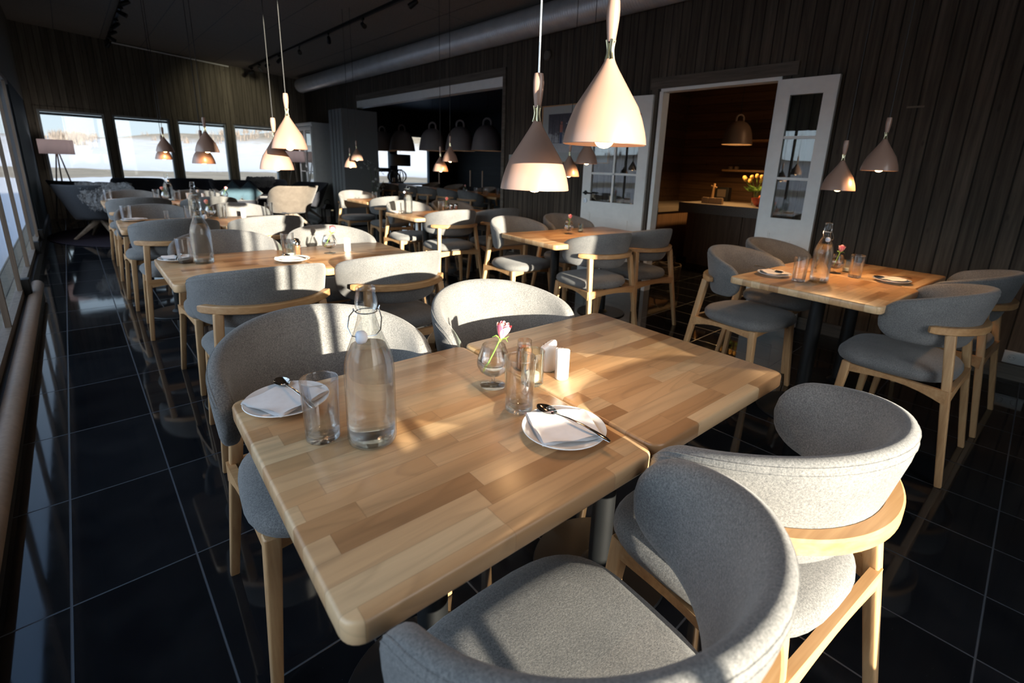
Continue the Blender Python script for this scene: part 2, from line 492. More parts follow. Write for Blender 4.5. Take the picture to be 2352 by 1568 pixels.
M_WATER = water_mat('water', (0.985,0.99,0.99))
M_ROSE = simple('pink_rose_petal', (0.74,0.16,0.25), 0.5, 0, 0.35, 45)
M_ROSEL = simple('pale_rose_petal', (0.85,0.46,0.42), 0.5, 0, 0.3, 45)
M_STEM = simple('rose_stem_green', (0.16,0.30,0.05), 0.5, 0, 0.25, 60)
M_PINKP = simple('dark_leaf_green', (0.05,0.09,0.03), 0.6, 0, 0.3, 30)
M_STOP = simple('white_stopper', (0.70,0.73,0.80), 0.35, 0, 0.02, 8)
M_SNOWJ = simple('coarse_spice', (0.24,0.09,0.035), 0.9, 0, 0.6, 400, 0.5)
M_SALT = simple('white_salt', (0.72,0.72,0.70), 0.9, 0, 0.1, 300, 0.2)
M_WAX = simple('tealight_metal', (0.62,0.64,0.62), 0.35, 0.5, 0.05, 20)
M_PLAST = simple('white_plastic', (0.42,0.42,0.40), 0.4, 0, 0.02, 8)
M_SHEEP = simple('grey_sheepskin', (0.17,0.18,0.19), 0.95, 0, 0.4, 60, 0.9)
M_RUG = simple('grey_rug', (0.035,0.030,0.038), 1.0, 0, 0.3, 90, 0.3, 0.0)
M_SHADE = simple('pink_linen_shade', (0.50,0.42,0.42), 0.8, 0, 0.05, 90, 0.1)
_m, _nt, _b, _o = newmat('pink_linen_shade'); _g = N(_nt)
_tr = _g.n('ShaderNodeBsdfTranslucent', {'Color':(0.62,0.57,0.57,1)}); _b.inputs['Base Color'].default_value = (0.5,0.42,0.42,1); _b.inputs['Roughness'].default_value = 0.9
_mx = _g.n('ShaderNodeMixShader', {0:0.55, 1:_b.outputs[0], 2:_tr.outputs[0]}); _nt.links.new(_mx.outputs[0], _o.inputs[0])
M_SHADE = _m
M_DARKLEG = wood_grain('grey_oak_legs', (0.10,0.08,0.06), (0.19,0.155,0.12), (0.26,0.21,0.16), 'X', 0.5)
M_DUCT = simple('galvanised_duct', (0.62,0.63,0.63), 0.42, 0.45, 0.10, 5)
M_BELL = simple('bell_lamp_sand', (0.24,0.21,0.21), 0.6, 0, 0.05, 10)
M_BELLK = simple('bell_lamp_brass', (0.36,0.25,0.17), 0.4, 0.1, 0.04, 10)
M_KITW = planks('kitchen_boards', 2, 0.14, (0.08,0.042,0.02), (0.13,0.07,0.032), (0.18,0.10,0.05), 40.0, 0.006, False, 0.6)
M_KITC = wood_grain('kitchen_cabinet_wood', (0.15,0.085,0.05), (0.22,0.13,0.08), (0.28,0.17,0.11), 'Z', 0.5)
M_STONE = simple('grey_counter_stone', (0.24,0.20,0.17), 0.5, 0, 0.15, 60)
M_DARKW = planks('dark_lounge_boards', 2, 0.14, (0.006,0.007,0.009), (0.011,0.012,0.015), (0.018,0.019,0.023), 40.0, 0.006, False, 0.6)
M_PANEL = simple('grey_folding_panel', (0.17,0.18,0.185), 0.7, 0, 0.06, 60)
M_CURT = simple('dark_blue_blind', (0.025,0.04,0.055), 0.7, 0, 0.15, 30)
M_TUBE = simple('brown_leather_tube', (0.34,0.24,0.17), 0.5, 0, 0.12, 40, 0.1)
M_CREAM = simple('cream_flower', (0.70,0.45,0.12), 0.6, 0, 0.2, 60)
M_ORCH = simple('white_flower', (0.30,0.31,0.29), 0.7, 0, 0.15, 60)
M_RED = simple('red_glass_bowl', (0.45,0.07,0.04), 0.25, 0, 0.3, 40)
M_PAPER = simple('paper_bag', (0.34,0.24,0.15), 0.8, 0, 0.1, 40)
M_CANDLE = simple('candle_wax', (0.42,0.38,0.33), 0.5, 0, 0.03, 10)
M_SNOW = None

# ================================================================= SETTING
XW = 4.47          # right (inner) wall plane
XG = -0.41         # glass wall plane
YF = 12.9          # far wall plane
YB = -1.35         # back wall plane
def ceil_z(x): return 3.4035 - 0.064 * x

def obj(mb, name, mat, parent=None, **k):
    return mb.to(name, mat, parent, **k)

struct(obj(MB().box(-0.62, 9.2, -1.6, 13.4, -0.12, 0.0), 'floor', M_FLOOR, smooth=False))
cb = MB()
cb.add([(-0.62,-1.6,ceil_z(-.62)),(4.62,-1.6,ceil_z(4.62)),(4.62,13.1,ceil_z(4.62)),(-0.62,13.1,ceil_z(-.62)),
        (-0.62,-1.6,3.7),(4.62,-1.6,3.7),(4.62,13.1,3.7),(-0.62,13.1,3.7)],
       [(0,1,2,3),(7,6,5,4),(0,4,5,1),(1,5,6,2),(2,6,7,3),(3,7,4,0)])
ceiling = struct(obj(cb, 'ceiling', M_CEIL, smooth=False))
# ceiling board joints
jb = MB()
for xj in (0.17, 0.79, 1.40, 2.0, 2.62, 3.25, 3.86):
    z = ceil_z(xj)
    jb.box(xj-0.004, xj+0.004, -1.3, YF, z-0.0015, z+0.02)
for yj in (1.0, 3.4, 5.8, 8.2, 10.6):
    for i in range(8):
        xa = -0.4 + i*0.61; 
        jb.add([(xa,yj-0.004,ceil_z(xa)-.0015),(xa+.6,yj-0.004,ceil_z(xa+.6)-.0015),(xa+.6,yj+0.004,ceil_z(xa+.6)-.0015),(xa,yj+0.004,ceil_z(xa)-.0015)], [(0,1,2,3)])
struct(obj(jb, 'trim_1', M_MATTBLACK, smooth=False))

# right wall with the wide opening and the doorway
OA0, OA1, OAZ = 5.33, 9.95, 2.40
D0, D1, DZ = 1.72, 2.87, 2.06
wb = MB()
ct = 3.3
for (a, b_, z0, z1) in ((-1.6, D0, 0, ct), (D0, D1, DZ, ct), (D1, OA0, 0, ct), (OA0, OA1, OAZ, ct), (OA1, 13.4, 0, ct)):
    wb.box(XW, XW+0.13, a, b_, z0, z1)
struct(obj(wb, 'wall_right', M_WALLR, smooth=False))

# far wall with four windows
FW = [(-0.27, 0.66), (0.78, 1.70), (1.82, 2.73), (2.87, 3.77)]
FZ0, FZ1 = 0.60, 1.99
fb = MB()
fb.box(-0.62, XW+0.13, YF, YF+0.16, 0, FZ0)
fb.box(-0.62, XW+0.13, YF, YF+0.16, FZ1, 3.5)
xs = [-0.62] + [v for w in FW for v in w] + [XW+0.13]
for i in range(0, len(xs), 2):
    fb.box(xs[i], xs[i+1], YF, YF+0.16, FZ0, FZ1)
struct(obj(fb, 'wall_far', M_WALLF, smooth=False))
for i, (a, b_) in enumerate(FW):
    w = empty('window_%d' % (i+1), (0,0,0)); struct(w)
    f = MB(); t = 0.035; y0, y1 = YF+0.02, YF+0.15
    f.box(a, a+t, y0, y1, FZ0, FZ1); f.box(b_-t, b_, y0, y1, FZ0, FZ1)
    f.box(a+t, b_-t, y0, y1, FZ0, FZ0+t); f.box(a+t, b_-t, y0, y1, FZ1-t, FZ1)
    obj(f, 'window_frame', M_FRAMEW, w, smooth=False)
    obj(MB().box(a+t, b_-t, YF+0.10, YF+0.106, FZ0+t, FZ1-t), 'glass_pane', M_GLASS, w, smooth=False)
    obj(MB().tube([(a+t, YF+0.06, FZ1-0.065), (b_-t, YF+0.06, FZ1-0.065)], 0.022, 10), 'roller_blind', M_CURT, w)
    c = MB(); c.box(a-0.055, a, YF-0.012, YF, FZ0-0.06, FZ1+0.06); c.box(b_, b_+0.055, YF-0.012, YF, FZ0-0.06, FZ1+0.06)
    c.box(a, b_, YF-0.012, YF, FZ1, FZ1+0.06); c.box(a, b_, YF-0.012, YF, FZ0-0.06, FZ0)
    obj(c, 'window_casing', M_WALLF, w, smooth=False)

# left glass wall
lw = MB()
lw.box(-0.62, XG+0.01, -1.6, 13.1, 2.12, 3.7)
lw.box(-0.62, XG-0.005, -1.6, 13.1, 0, 0.13)
lw.box(-0.62, XG, 12.6, 13.1, 0.13, 2.12)
struct(obj(lw, 'wall_left', M_WALLF, smooth=False))
gw = empty('window_5', (0,0,0)); struct(gw)
yp = [-1.2, -0.1, 1.0, 2.1, 3.2, 4.3, 5.42, 6.55, 7.68, 8.82]
for y in yp:
    obj(MB().box(-0.434, XG+0.004, y-0.020, y+0.020, 0.13, 2.12), 'window_post', M_POST, gw, smooth=False)
f = MB(); f.box(-0.45, XG+0.006, -1.35, 9.3, 0.13, 0.185); f.box(-0.45, XG+0.006, -1.35, 9.3, 2.06, 2.12)
obj(f, 'window_frame', M_POST, gw, smooth=False)
for a, b_ in zip([-1.35]+yp[:-1], yp):
    obj(MB().box(-0.44, -0.436, a+0.027, b_-0.027, 0.185, 2.06), 'glass_pane', M_GLASSL, gw, smooth=False)
obj(MB().box(-0.44, -0.436, 8.85, 9.3, 0.185, 2.06), 'glass_pane', M_GLASSL, gw, smooth=False)
struct(obj(MB().box(XG-0.005, XG+0.03, -1.35, 12.6, 0, 0.13), 'baseboard_left', M_MATTBLACK, smooth=False))
bl = MB()
for i in range(33):
    y = 9.3 + i*0.1
    bl.box(-0.52, -0.425 + (0.02 if i % 2 else 0), y, y+0.1, 0.1, 2.12)
tag(obj(bl, 'vertical_blind', M_CURT, smooth=False), 'dark blue vertical blind drawn beside the glass wall by the lounge chairs', 'blind')
t = MB()
k = 24
t.tube([(-0.355, -1.3, 0.098), (-0.355, 6.02, 0.098), (-0.355, 6.06, 0.098), (-0.355, 6.08, 0.098)], [0.044, 0.044, 0.036, 0.015], 20)
tag(obj(t, 'draught_roll', M_TUBE), 'long brown padded roll lying on the sill at the foot of the glass wall', 'draught roll')
struct(obj(MB().box(XG+0.03, -0.325, -1.3, 6.05, 0, 0.052), 'trim_2', M_MATTBLACK, smooth=False))
br = None
for y, lb in ((5.5, 'black latch block on the glass wall beside the end of the brown roll'), (7.72, 'black latch block on the glass wall just beyond the brown roll'), (8.9, 'black latch block on the glass wall nearest the blue blind')):
    if br is None: br = obj(MB().rbox(-0.035, 0.04, -0.05, 0.05, 0, 0.13, 0.008, 0.004), 'window_latch', M_BLACK)
    br['category'] = 'latch'
    place(br, (-0.40, y, 0.131), 0, lb, 'latch blocks on the glass wall')

# back wall (behind the camera) with the two tall windows the low sun comes through
bx = [(-0.03, 0.0)]
B0, B1 = 0.38, 2.64
bb = MB()
bb.box(-0.62, 4.6, YB-0.1, YB, 0, B0); bb.box(-0.62, 4.6, YB-0.1, YB, B1, 3.6)
for a, b_ in ((-0.62, 0.102), (1.042, 1.147), (2.202, 4.6)):
    bb.box(a, b_, YB-0.1, YB, B0, B1)
struct(obj(bb, 'wall_back', M_WALLF, smooth=False))
for i, (a, b_) in enumerate(((0.102, 1.042), (1.147, 2.202))):
    w = empty('window_%d' % (6+i)); struct(w)
    if i == 0:
        obj(MB().box(0.142, 0.167, YB-0.08, YB-0.02, B0, B1), 'window_frame', M_FRAMEW, w, smooth=False)
    obj(MB().box(a, b_, YB-0.055, YB-0.051, B0, B1), 'glass_pane', M_GLASS, w, smooth=False)

# trims round the openings
tb = MB()
tb.box(XW-0.018, XW, OA0-0.05, OA0+0.01, 0, OAZ+0.16)
tb.box(XW-0.018, XW, OA0+0.01, OA1, OAZ+0.05, OAZ+0.16)
struct(obj(tb, 'trim_3', M_TRIMD, smooth=False))
struct(obj(MB().box(XW-0.012, XW+0.12, OA0+0.01, OA1-0.02, OAZ-0.075, OAZ+0.05), 'trim_4', M_WHITE, smooth=False))
tb = MB()
tb.box(XW-0.02, XW, D0-0.12, D1+0.12, DZ+0.025, DZ+0.13)
struct(obj(tb, 'trim_5', M_TRIMD, smooth=False))
tb = MB()
tb.box(XW-0.02, XW, D1+0.025, D1+0.10, 0, DZ+0.025)
struct(obj(tb, 'trim_6', M_TRIMZ, smooth=False))
tb = MB()
tb.box(XW-0.01, XW+0.10, D0, D1, DZ-0.005, DZ+0.025)
tb.box(XW-0.01, XW+0.10, D1-0.03, D1+0.012, 0, DZ)
tb.box(XW-0.006, XW+0.10, D0-0.01, D0+0.03, 0, DZ)
struct(obj(tb, 'trim_7', M_WHITE, smooth=False))
struct(obj(MB().box(XW-0.016, XW, -1.35, 1.70, 0, 0.105).box(XW-0.016, XW, 3.0, OA0-0.05, 0, 0.105).box(XW-0.016, XW, OA1, YF, 0, 0.105), 'baseboard_right', M_TRIMD, smooth=False))
struct(obj(MB().box(XG, XW, YF-0.016, YF, 0, 0.105), 'baseboard_far', M_WALLF, smooth=False))

# unseen block outside the glass wall, added to keep the low sun off it
struct(obj(MB().box(-9.0, -0.62, -2.4, -1.6, -0.6, 4.6), 'wall_sun_block', M_TRIMD, smooth=False))

# ---- rooms behind the right wall
rb = MB()
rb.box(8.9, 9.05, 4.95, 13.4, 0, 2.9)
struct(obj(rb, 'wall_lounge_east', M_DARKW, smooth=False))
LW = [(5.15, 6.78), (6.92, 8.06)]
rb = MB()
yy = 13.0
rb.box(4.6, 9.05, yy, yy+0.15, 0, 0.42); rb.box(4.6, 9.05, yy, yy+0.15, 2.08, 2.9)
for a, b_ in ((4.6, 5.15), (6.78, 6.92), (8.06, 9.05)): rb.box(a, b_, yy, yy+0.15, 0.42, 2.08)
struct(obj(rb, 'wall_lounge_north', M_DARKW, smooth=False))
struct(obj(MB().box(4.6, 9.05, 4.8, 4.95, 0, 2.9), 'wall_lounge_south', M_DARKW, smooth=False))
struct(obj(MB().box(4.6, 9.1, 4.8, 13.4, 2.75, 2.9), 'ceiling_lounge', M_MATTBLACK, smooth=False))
for i, (a, b_) in enumerate(LW):
    w = empty('window_%d' % (8+i)); struct(w); f = MB()
    t_ = 0.05
    f.box(a, a+t_, yy+0.0, yy+0.12, 0.42, 2.08); f.box(b_-t_, b_, yy, yy+0.12, 0.42, 2.08)
    f.box(a+t_, b_-t_, yy, yy+0.12, 0.42, 0.47); f.box(a+t_, b_-t_, yy, yy+0.12, 2.03, 2.08)
    if i == 0: f.box(a+t_, b_-t_, yy+0.02, yy+0.1, 1.02, 1.13)
    obj(f, 'window_frame', M_CURT, w, smooth=False)
    obj(MB().box(a+t_, b_-t_, yy+0.06, yy+0.065, 0.47, 2.03), 'glass_pane', M_GLASS, w, smooth=False)

kb = MB()
kb.box(8.1, 8.25, 0.2, 4.8, 0, 2.8)
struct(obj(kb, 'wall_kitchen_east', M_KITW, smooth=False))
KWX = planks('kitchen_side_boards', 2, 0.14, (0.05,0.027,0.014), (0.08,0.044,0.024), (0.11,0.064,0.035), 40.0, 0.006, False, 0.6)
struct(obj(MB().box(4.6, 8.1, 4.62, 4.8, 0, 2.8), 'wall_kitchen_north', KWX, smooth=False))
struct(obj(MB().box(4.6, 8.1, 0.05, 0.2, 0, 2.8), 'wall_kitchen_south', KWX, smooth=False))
struct(obj(MB().box(4.6, 8.25, 0.05, 4.8, 2.66, 2.8), 'ceiling_kitchen', M_KITC, smooth=False))

# ---- outdoors: snow field and low hills
def snow_mat():
    m, nt, b, out = newmat('snow_and_grass'); g = N(nt)
    oc = g.n('ShaderNodeTexCoord').outputs['Object']
    s = g.n('ShaderNodeSeparateXYZ', {0:oc})
    d = g.n('ShaderNodeVectorMath', {0:oc}, operation='LENGTH').outputs['Value']
    n1 = g.noise(g.mapv(oc, (0.05, 0.12, 0.3)), 1.0, 6, 0.65)
    n2 = g.noise(g.mapv(oc, (0.3, 0.9, 1.2)), 1.0, 5, 0.7)
    dd = g.math('ADD', d, g.math('MULTIPLY', g.math('SUBTRACT', n1, 0.5), 26.0))
    band = g.ramp(g.math('DIVIDE', dd, 300.0), [(0.0, 0.0), (0.150, 0.05), (0.168, 0.75), (0.245, 0.8), (0.275, 0.1), (0.30, 0.15), (0.42, 0.42), (0.7, 0.5), (1.0, 0.5)])
    f = g.math('ADD', g.math('MULTIPLY', band, 0.62), g.math('MULTIPLY', n2, 0.55))
    f = g.math('ADD', f, g.ramp(g.math('DIVIDE', s.outputs[2], 20.0), [(0.22, 0.0), (0.45, 0.30)]))
    cov = g.ramp(f, [(0.52, 0.0), (0.70, 1.0)])
    grass = g.ramp(n2, [(0.35, (0.10, 0.085, 0.065)), (0.65, (0.21, 0.185, 0.145))])
    nt.links.new(g.mix(cov, (0.32, 0.335, 0.36), grass), b.inputs['Base Color'])
    b.inputs['Roughness'].default_value = 0.9
    b.inputs['Specular IOR Level'].default_value = 0.1
    return m
M_SNOW = snow_mat()
def terrain():
    mb = MB(); na = 180; rs = [1.2, 6, 15, 28, 40, 55, 70, 85, 100, 118, 136, 155, 175, 200, 230, 270, 340]
    rnd = random.Random(3)
    ph = [(rnd.uniform(0, 6.3), k) for k in (1, 2, 3, 5, 8, 13, 21)]
    vs = []; fs = []
    for ri, r in enumerate(rs):
        for a in range(na):
            th = 2*PI*a/na            # 0 = +Y, clockwise towards +X
            n = sum(sin(th*k + p)/k**0.7 for p, k in ph)
            H = 4.0 + 0.9*n
            east = max(0, cos(th - math.radians(44)))**9
            H += 26*east
            sunside = max(0, cos(th - math.radians(187)))**2
            H *= (1 - 0.75*sunside)
            west = max(0, cos(th + math.radians(80)))**2
            H += 5*west
            u = min(1, max(0, (r-84)/140.0)); u = u*u*(3-2*u)
            z = -0.62 + H*u + (0.25*sin(th*29 + r*0.21) + 0.3*sin(th*17 - r*0.13))*min(1, r/60.0)*(0.4+u*2)
            if r < 16: z = -0.62
            vs.append((r*sin(th), r*cos(th), z))
    for i in range(len(rs)-1):
        for a in range(na):
            b_ = (a+1) % na
            fs.append((i*na+a, i*na+b_, (i+1)*na+b_, (i+1)*na+a))
    fs.append(tuple(range(na)))
    mb.add(vs, fs)
    o = mb.to('snow_field', M_SNOW, None, True, 60)
    o['kind'] = 'structure'
terrain()
def thicket():
    rnd = random.Random(11); mb = MB()
    def add_bush(x, y, z, h, w):
        for i in range(16):
            a = rnd.uniform(0, 6.28); l = rnd.uniform(0, w); q = rnd.uniform(0, 3.14)
            bx_, by_ = x + l*cos(a), y + l*sin(a); hh = h*rnd.uniform(.5, 1.1); t = 0.10
            tx_, ty_ = rnd.uniform(-.5, .5), rnd.uniform(-.5, .5)
            mb.add([(bx_-t*cos(q), by_-t*sin(q), z-0.3), (bx_+t*cos(q), by_+t*sin(q), z-0.3), (bx_+tx_, by_+ty_, z+hh)], [(0,1,2)])
    for i in range(420):
        r = rnd.uniform(150, 225)
        th = rnd.choice([rnd.gauss(math.radians(14), .10), rnd.gauss(math.radians(36), .12), rnd.gauss(math.radians(0.5), .012), rnd.gauss(math.radians(55), .2), rnd.gauss(math.radians(-85), .35)])
        n = 0
        H = 5.0 + 26*max(0, cos(th - math.radians(44)))**9 + 5*max(0, cos(th + math.radians(80)))**2
        u = min(1, (r-84)/140.0); u = u*u*(3-2*u)
        add_bush(r*sin(th), r*cos(th), -0.62 + H*u - 0.6, rnd.uniform(1.5, 3.2), rnd.uniform(.8, 1.8))
    o = mb.to('birch_thicket', simple('bare_birch_twigs', (0.10, 0.085, 0.075), 0.9, 0, 0.5, 2), None, True, 60)
    tag(o, 'bare brown birch scrub along the snowy hills outside the windows', 'shrubs', None, 'stuff')
thicket()

# ================================================================= DUCT, TRACKS, WALL THINGS
dp = [Vector((4.26, y, 2.955)) for y in [12.45 - i*0.02 for i in range(0, 700)]]
db = MB(); R0 = 0.155
rings = []
yq = 12.50
prof = []
y = yq
while y > -1.3:
    prof.append((R0, y)); prof.append((R0, y-0.020)); prof.append((R0+0.004, y-0.024)); prof.append((R0+0.004, y-0.030)); y -= 0.034
vs_ = []
n_ = 28
for (r, yy_) in [(0.0, 12.52), (0.10, 12.52), (R0-0.01, 12.515)] + prof:
    rings.append([(4.285 + r*cos(2*PI*j/n_), yy_, 2.945 + r*sin(2*PI*j/n_)) for j in range(n_)])
db.loft(rings, True, True, True)
duct = obj(db, 'ventilation_duct', M_DUCT, ang=60)
tag(duct, 'long ribbed spiral metal air duct hung below the ceiling along the plank wall', 'duct')
for y in (1.2, 3.6, 6.0, 8.4, 10.8):
    obj(MB().tube([(4.285, y, 3.10), (4.285, y, ceil_z(4.285))], 0.004, 6), 'hanger_rod', M_BLACK, duct)

def spot_head():
    t = empty('spotlight'); t['category'] = 'spotlight'
    obj(MB().box(-0.012, 0.012, -0.03, 0.03, -0.03, 0.0), 'adapter', M_BLACK, t, smooth=False)
    obj(MB().tube([(0,0,-0.03), (0,0,-0.07)], 0.006, 8), 'arm', M_BLACK, t)
    b = MB(); b.tube([(0,-0.045,-0.065), (0,0.0,-0.085), (0,0.06,-0.115)], [0.022, 0.030, 0.033], 14)
    obj(b, 'lamp_head', M_BLACK, t)
    return t
def track(x, y0, y1, name, label):
    z = ceil_z(x)
    t = MB().box(x-0.018, x+0.018, y0, y1, z-0.038, z-0.003)
    tag(obj(t, name, M_BLACK, smooth=False), label, 'light track', 'black light tracks')
track(3.22, 0.4, 12.5, 'light_track', 'black ceiling light track nearer the round duct')
track(0.89, 0.4, 12.9, 'light_track', 'black ceiling light track nearer the glass wall')
sp = spot_head()
def zc(x): return ceil_z(x) - 0.038
SPY = [(3.22, 12.35, 0.6, 'far end'), (3.22, 11.75, -0.8, None), (3.22, 11.2, 2.4, None), (3.22, 10.45, 0.2, None), (3.22, 9.35, 2.9, None), (3.22, 8.05, -0.4, None), (3.22, 6.85, 3.0, None),
       (0.89, 12.55, 0.4, None), (0.89, 11.9, -1.2, None), (0.89, 11.3, 2.0, None), (0.89, 10.6, 0.8, None), (0.89, 9.7, -2.0, None), (3.22, 5.5, 0.5, None), (0.89, 9.0, 1.2, None)]
ordw = ['first', 'second', 'third', 'fourth', 'fifth', 'sixth', 'seventh', 'eighth']
ca = cb_ = 0
for (x, y, rz, _) in SPY:
    if x > 2:
        lb = 'small black spotlight, %s from the far end of the track beside the duct' % ordw[ca]; ca += 1
    else:
        lb = 'small black spotlight, %s from the far end of the track nearer the glass wall' % ordw[cb_]; cb_ += 1
    place(sp, (x, y, zc(x)), rz, lb, 'spotlights on the ceiling tracks')
bm_w = Vector((3.18, 11.25, ceil_z(3.22)-0.16))
ld = bpy.data.lights.new('spot_beam', 'SPOT'); ld.energy = 36; ld.color = (1.0, 0.9, 0.66); ld.shadow_soft_size = 0.03
ld.spot_size = math.radians(75); ld.spot_blend = 0.9
lo = bpy.data.objects.new('spot_beam', ld); link(lo)
lo.location = bm_w; lo.rotation_euler = (Vector((2.9, 12.9, 2.35)) - bm_w).to_track_quat('-Z', 'Y').to_euler()
rod = MB().tube([(0.96, 12.87, ceil_z(0.96)-0.03), (2.9, 12.87, ceil_z(2.9)-0.03)], 0.012, 8)
tag(obj(rod, 'conduit_pipe', M_WHITE), 'thin pale pipe running along the top of the far wall between the tracks', 'pipe')

# small wall fittings
def wallplate(name, y, z, w, h, d=0.012):
    return obj(MB().rbox(-d, 0, -w/2, w/2, -h/2, h/2, 0.004, 0.002), name, M_PLAST)
def put(o, loc, rz=0):
    o.location = loc; o.rotation_euler = (0,0,rz); return o
sw = wallplate('light_switch', 0, 0, 0.08, 0.22); put(sw, (XW, 5.14, 1.33)); tag(sw, 'white light switch plate beside the wide opening', 'switch')
obj(MB().box(-0.016, -0.010, -0.03, 0.03, -0.08, -0.01).box(-0.016, -0.010, -0.03, 0.03, 0.01, 0.08), 'rocker', M_PLAST, sw, smooth=False)
def socket(loc, label, w=0.16, h=0.085):
    o = wallplate('wall_socket', 0, 0, w, h); put(o, loc); tag(o, label, 'socket', 'wall sockets')
    for s_ in ((-0.038, 0.038) if w > 0.1 else (0,)):
        b = MB(); b.M = Matrix.Translation((-0.012, s_, 0)) @ Matrix.Rotation(-PI/2, 4, 'Y')
        b.lathe([(0, 0.001), (0.017, 0.001), (0.018, 0.004), (0.022, 0.004), (0.022, 0)], (0,0,0), 20)
        p = obj(b, 'outlet', M_PLAST, o)
        b = MB()
        for q in (-0.009, 0.009):
            b.M = Matrix.Translation((-0.0135, s_+q, 0)) @ Matrix.Rotation(-PI/2, 4, 'Y')
            b.cyl((0,0), 0.0028, 0, 0.001, 8)
        obj(b, 'pin_hole', M_MATTBLACK, p)
    return o
socket((XW, -0.09, 0.155), 'white double wall socket low on the plank wall behind the right hand chairs')
socket((XW, 5.08, 0.13), 'white wall socket with a black plug low beside the wide opening', 0.09, 0.085)
pl = MB(); pl.M = Matrix.Translation((XW-0.012, 5.08, 0.14)) @ Matrix.Rotation(-PI/2, 4, 'Y')
pl.cyl((0,0), 0.02, 0, 0.035, 16, bev=0.006)
pl.M = Matrix.Identity(4)
pl.tube([(XW-0.04, 5.08, 0.14), (XW-0.07, 5.10, 0.12), (XW-0.06, 5.16, 0.04), (XW-0.05, 5.2, 0.01)], 0.004, 8)
tag(obj(pl, 'power_plug', M_BLACK), 'black power plug and lead in the low wall socket beside the opening', 'plug')
b = MB(); b.M = Matrix.Translation((XW, 4.5, 2.6)) @ Matrix.Rotation(-PI/2, 4, 'Y')
b.cyl((0,0), 0.06, 0, 0.04, 28, bev=0.012)
tag(obj(b, 'wall_detector', simple('grey_detector_plastic', (0.10,0.09,0.075), 0.5)), 'small round grey detector high on the plank wall below the duct', 'detector')
for (y, z, l, lb) in ((0.78, 1.79, 0.10, 'pale worn chip across a dark plank, lower of the two on the right'), (0.13, 1.93, 0.11, 'pale worn chip across a dark plank, higher and nearer the picture edge')):
    tag(obj(MB().box(XW-0.006, XW, y-l/2, y+l/2, z-0.006, z+0.006), 'timber_spacer', simple('raw_timber', (0.13,0.105,0.075), 0.8), smooth=False), lb, 'timber strip', 'pale timber strips in the plank wall')

# picture frame
pf = empty('framed_picture', (XW, 4.0, 1.685)); tag(pf, 'framed winter picture in a white mount hanging left of the glazed door', 'picture')
W2, H2 = 0.545, 0.335
f = MB(); f.box(-0.03, 0, -W2, W2, -H2, -H2+0.012).box(-0.03, 0, -W2, W2, H2-0.012, H2).box(-0.03, 0, -W2, -W2+0.012, -H2+.012, H2-.012).box(-0.03, 0, W2-0.012, W2, -H2+.012, H2-.012)
obj(f, 'frame', M_ASHX, pf, smooth=False)
obj(MB().box(-0.018, 0, -W2+0.012, W2-0.012, -H2+0.012, H2-0.012), 'mount', simple('white_mount_board', (0.34,0.37,0.37), 0.6), pf, smooth=False)
def pic_mat():
    m, nt, b, out = newmat('winter_print'); g = N(nt)
    oc = g.n('ShaderNodeTexCoord').outputs['Object']; s = g.n('ShaderNodeSeparateXYZ', {0:oc})
    n1 = g.noise(g.mapv(oc, (14, 14, 22)), 1.0, 6, 0.75)
    zz = g.math('ADD', s.outputs[2], g.math('MULTIPLY', n1, 0.45))
    nt.links.new(g.ramp(zz, [(0.0, (0.40,0.42,0.44)), (0.17, (0.30,0.31,0.34)), (0.24, (0.06,0.055,0.07)), (0.45, (0.03,0.025,0.04))]), b.inputs['Base Color'])
    b.inputs['Roughness'].default_value = 0.4
    return m
art = obj(MB().box(-0.0195, -0.018, -0.43, 0.43, -0.215, 0.235), 'print', pic_mat(), pf, smooth=False)
a = MB()
rr_ = random.Random(5)
a.box(-0.0201, -0.0195, -0.40, 0.42, -0.105, -0.100)
for i in range(12):
    yq_ = rr_.uniform(-0.36, 0.40); a.box(-0.0205, -0.0195, yq_-0.004, yq_+0.004, -0.104, 0.10+rr_.uniform(0,0.12))
obj(a, 'painted_trunks', simple('dark_print_ink', (0.02,0.02,0.03), 0.5), art, smooth=False)
a = MB()
for i in range(46):
    cy_, cz_ = rr_.gauss(-0.14, 0.11), rr_.gauss(0.08, 0.075)
    a.box(-0.0212, -0.0205, max(-.42,cy_-0.012), min(.42,cy_+0.012), max(-.2,cz_-0.006), min(.23,cz_+0.006))
obj(a, 'painted_foliage', simple('snowy_print_ink', (0.30,0.31,0.34), 0.5), art, smooth=False)
a = MB().box(-0.0218, -0.0212, 0.185, 0.23, 0.02, 0.11).box(-0.0218, -0.0212, 0.19, 0.22, 0.115, 0.145)
obj(a, 'painted_figure', simple('orange_print_ink', (0.30,0.11,0.08), 0.5), art, smooth=False)
a = MB().box(-0.0218, -0.0212, 0.188, 0.228, -0.11, 0.018)
obj(a, 'painted_legs', simple('blue_print_ink', (0.03,0.05,0.12), 0.5), art, smooth=False)

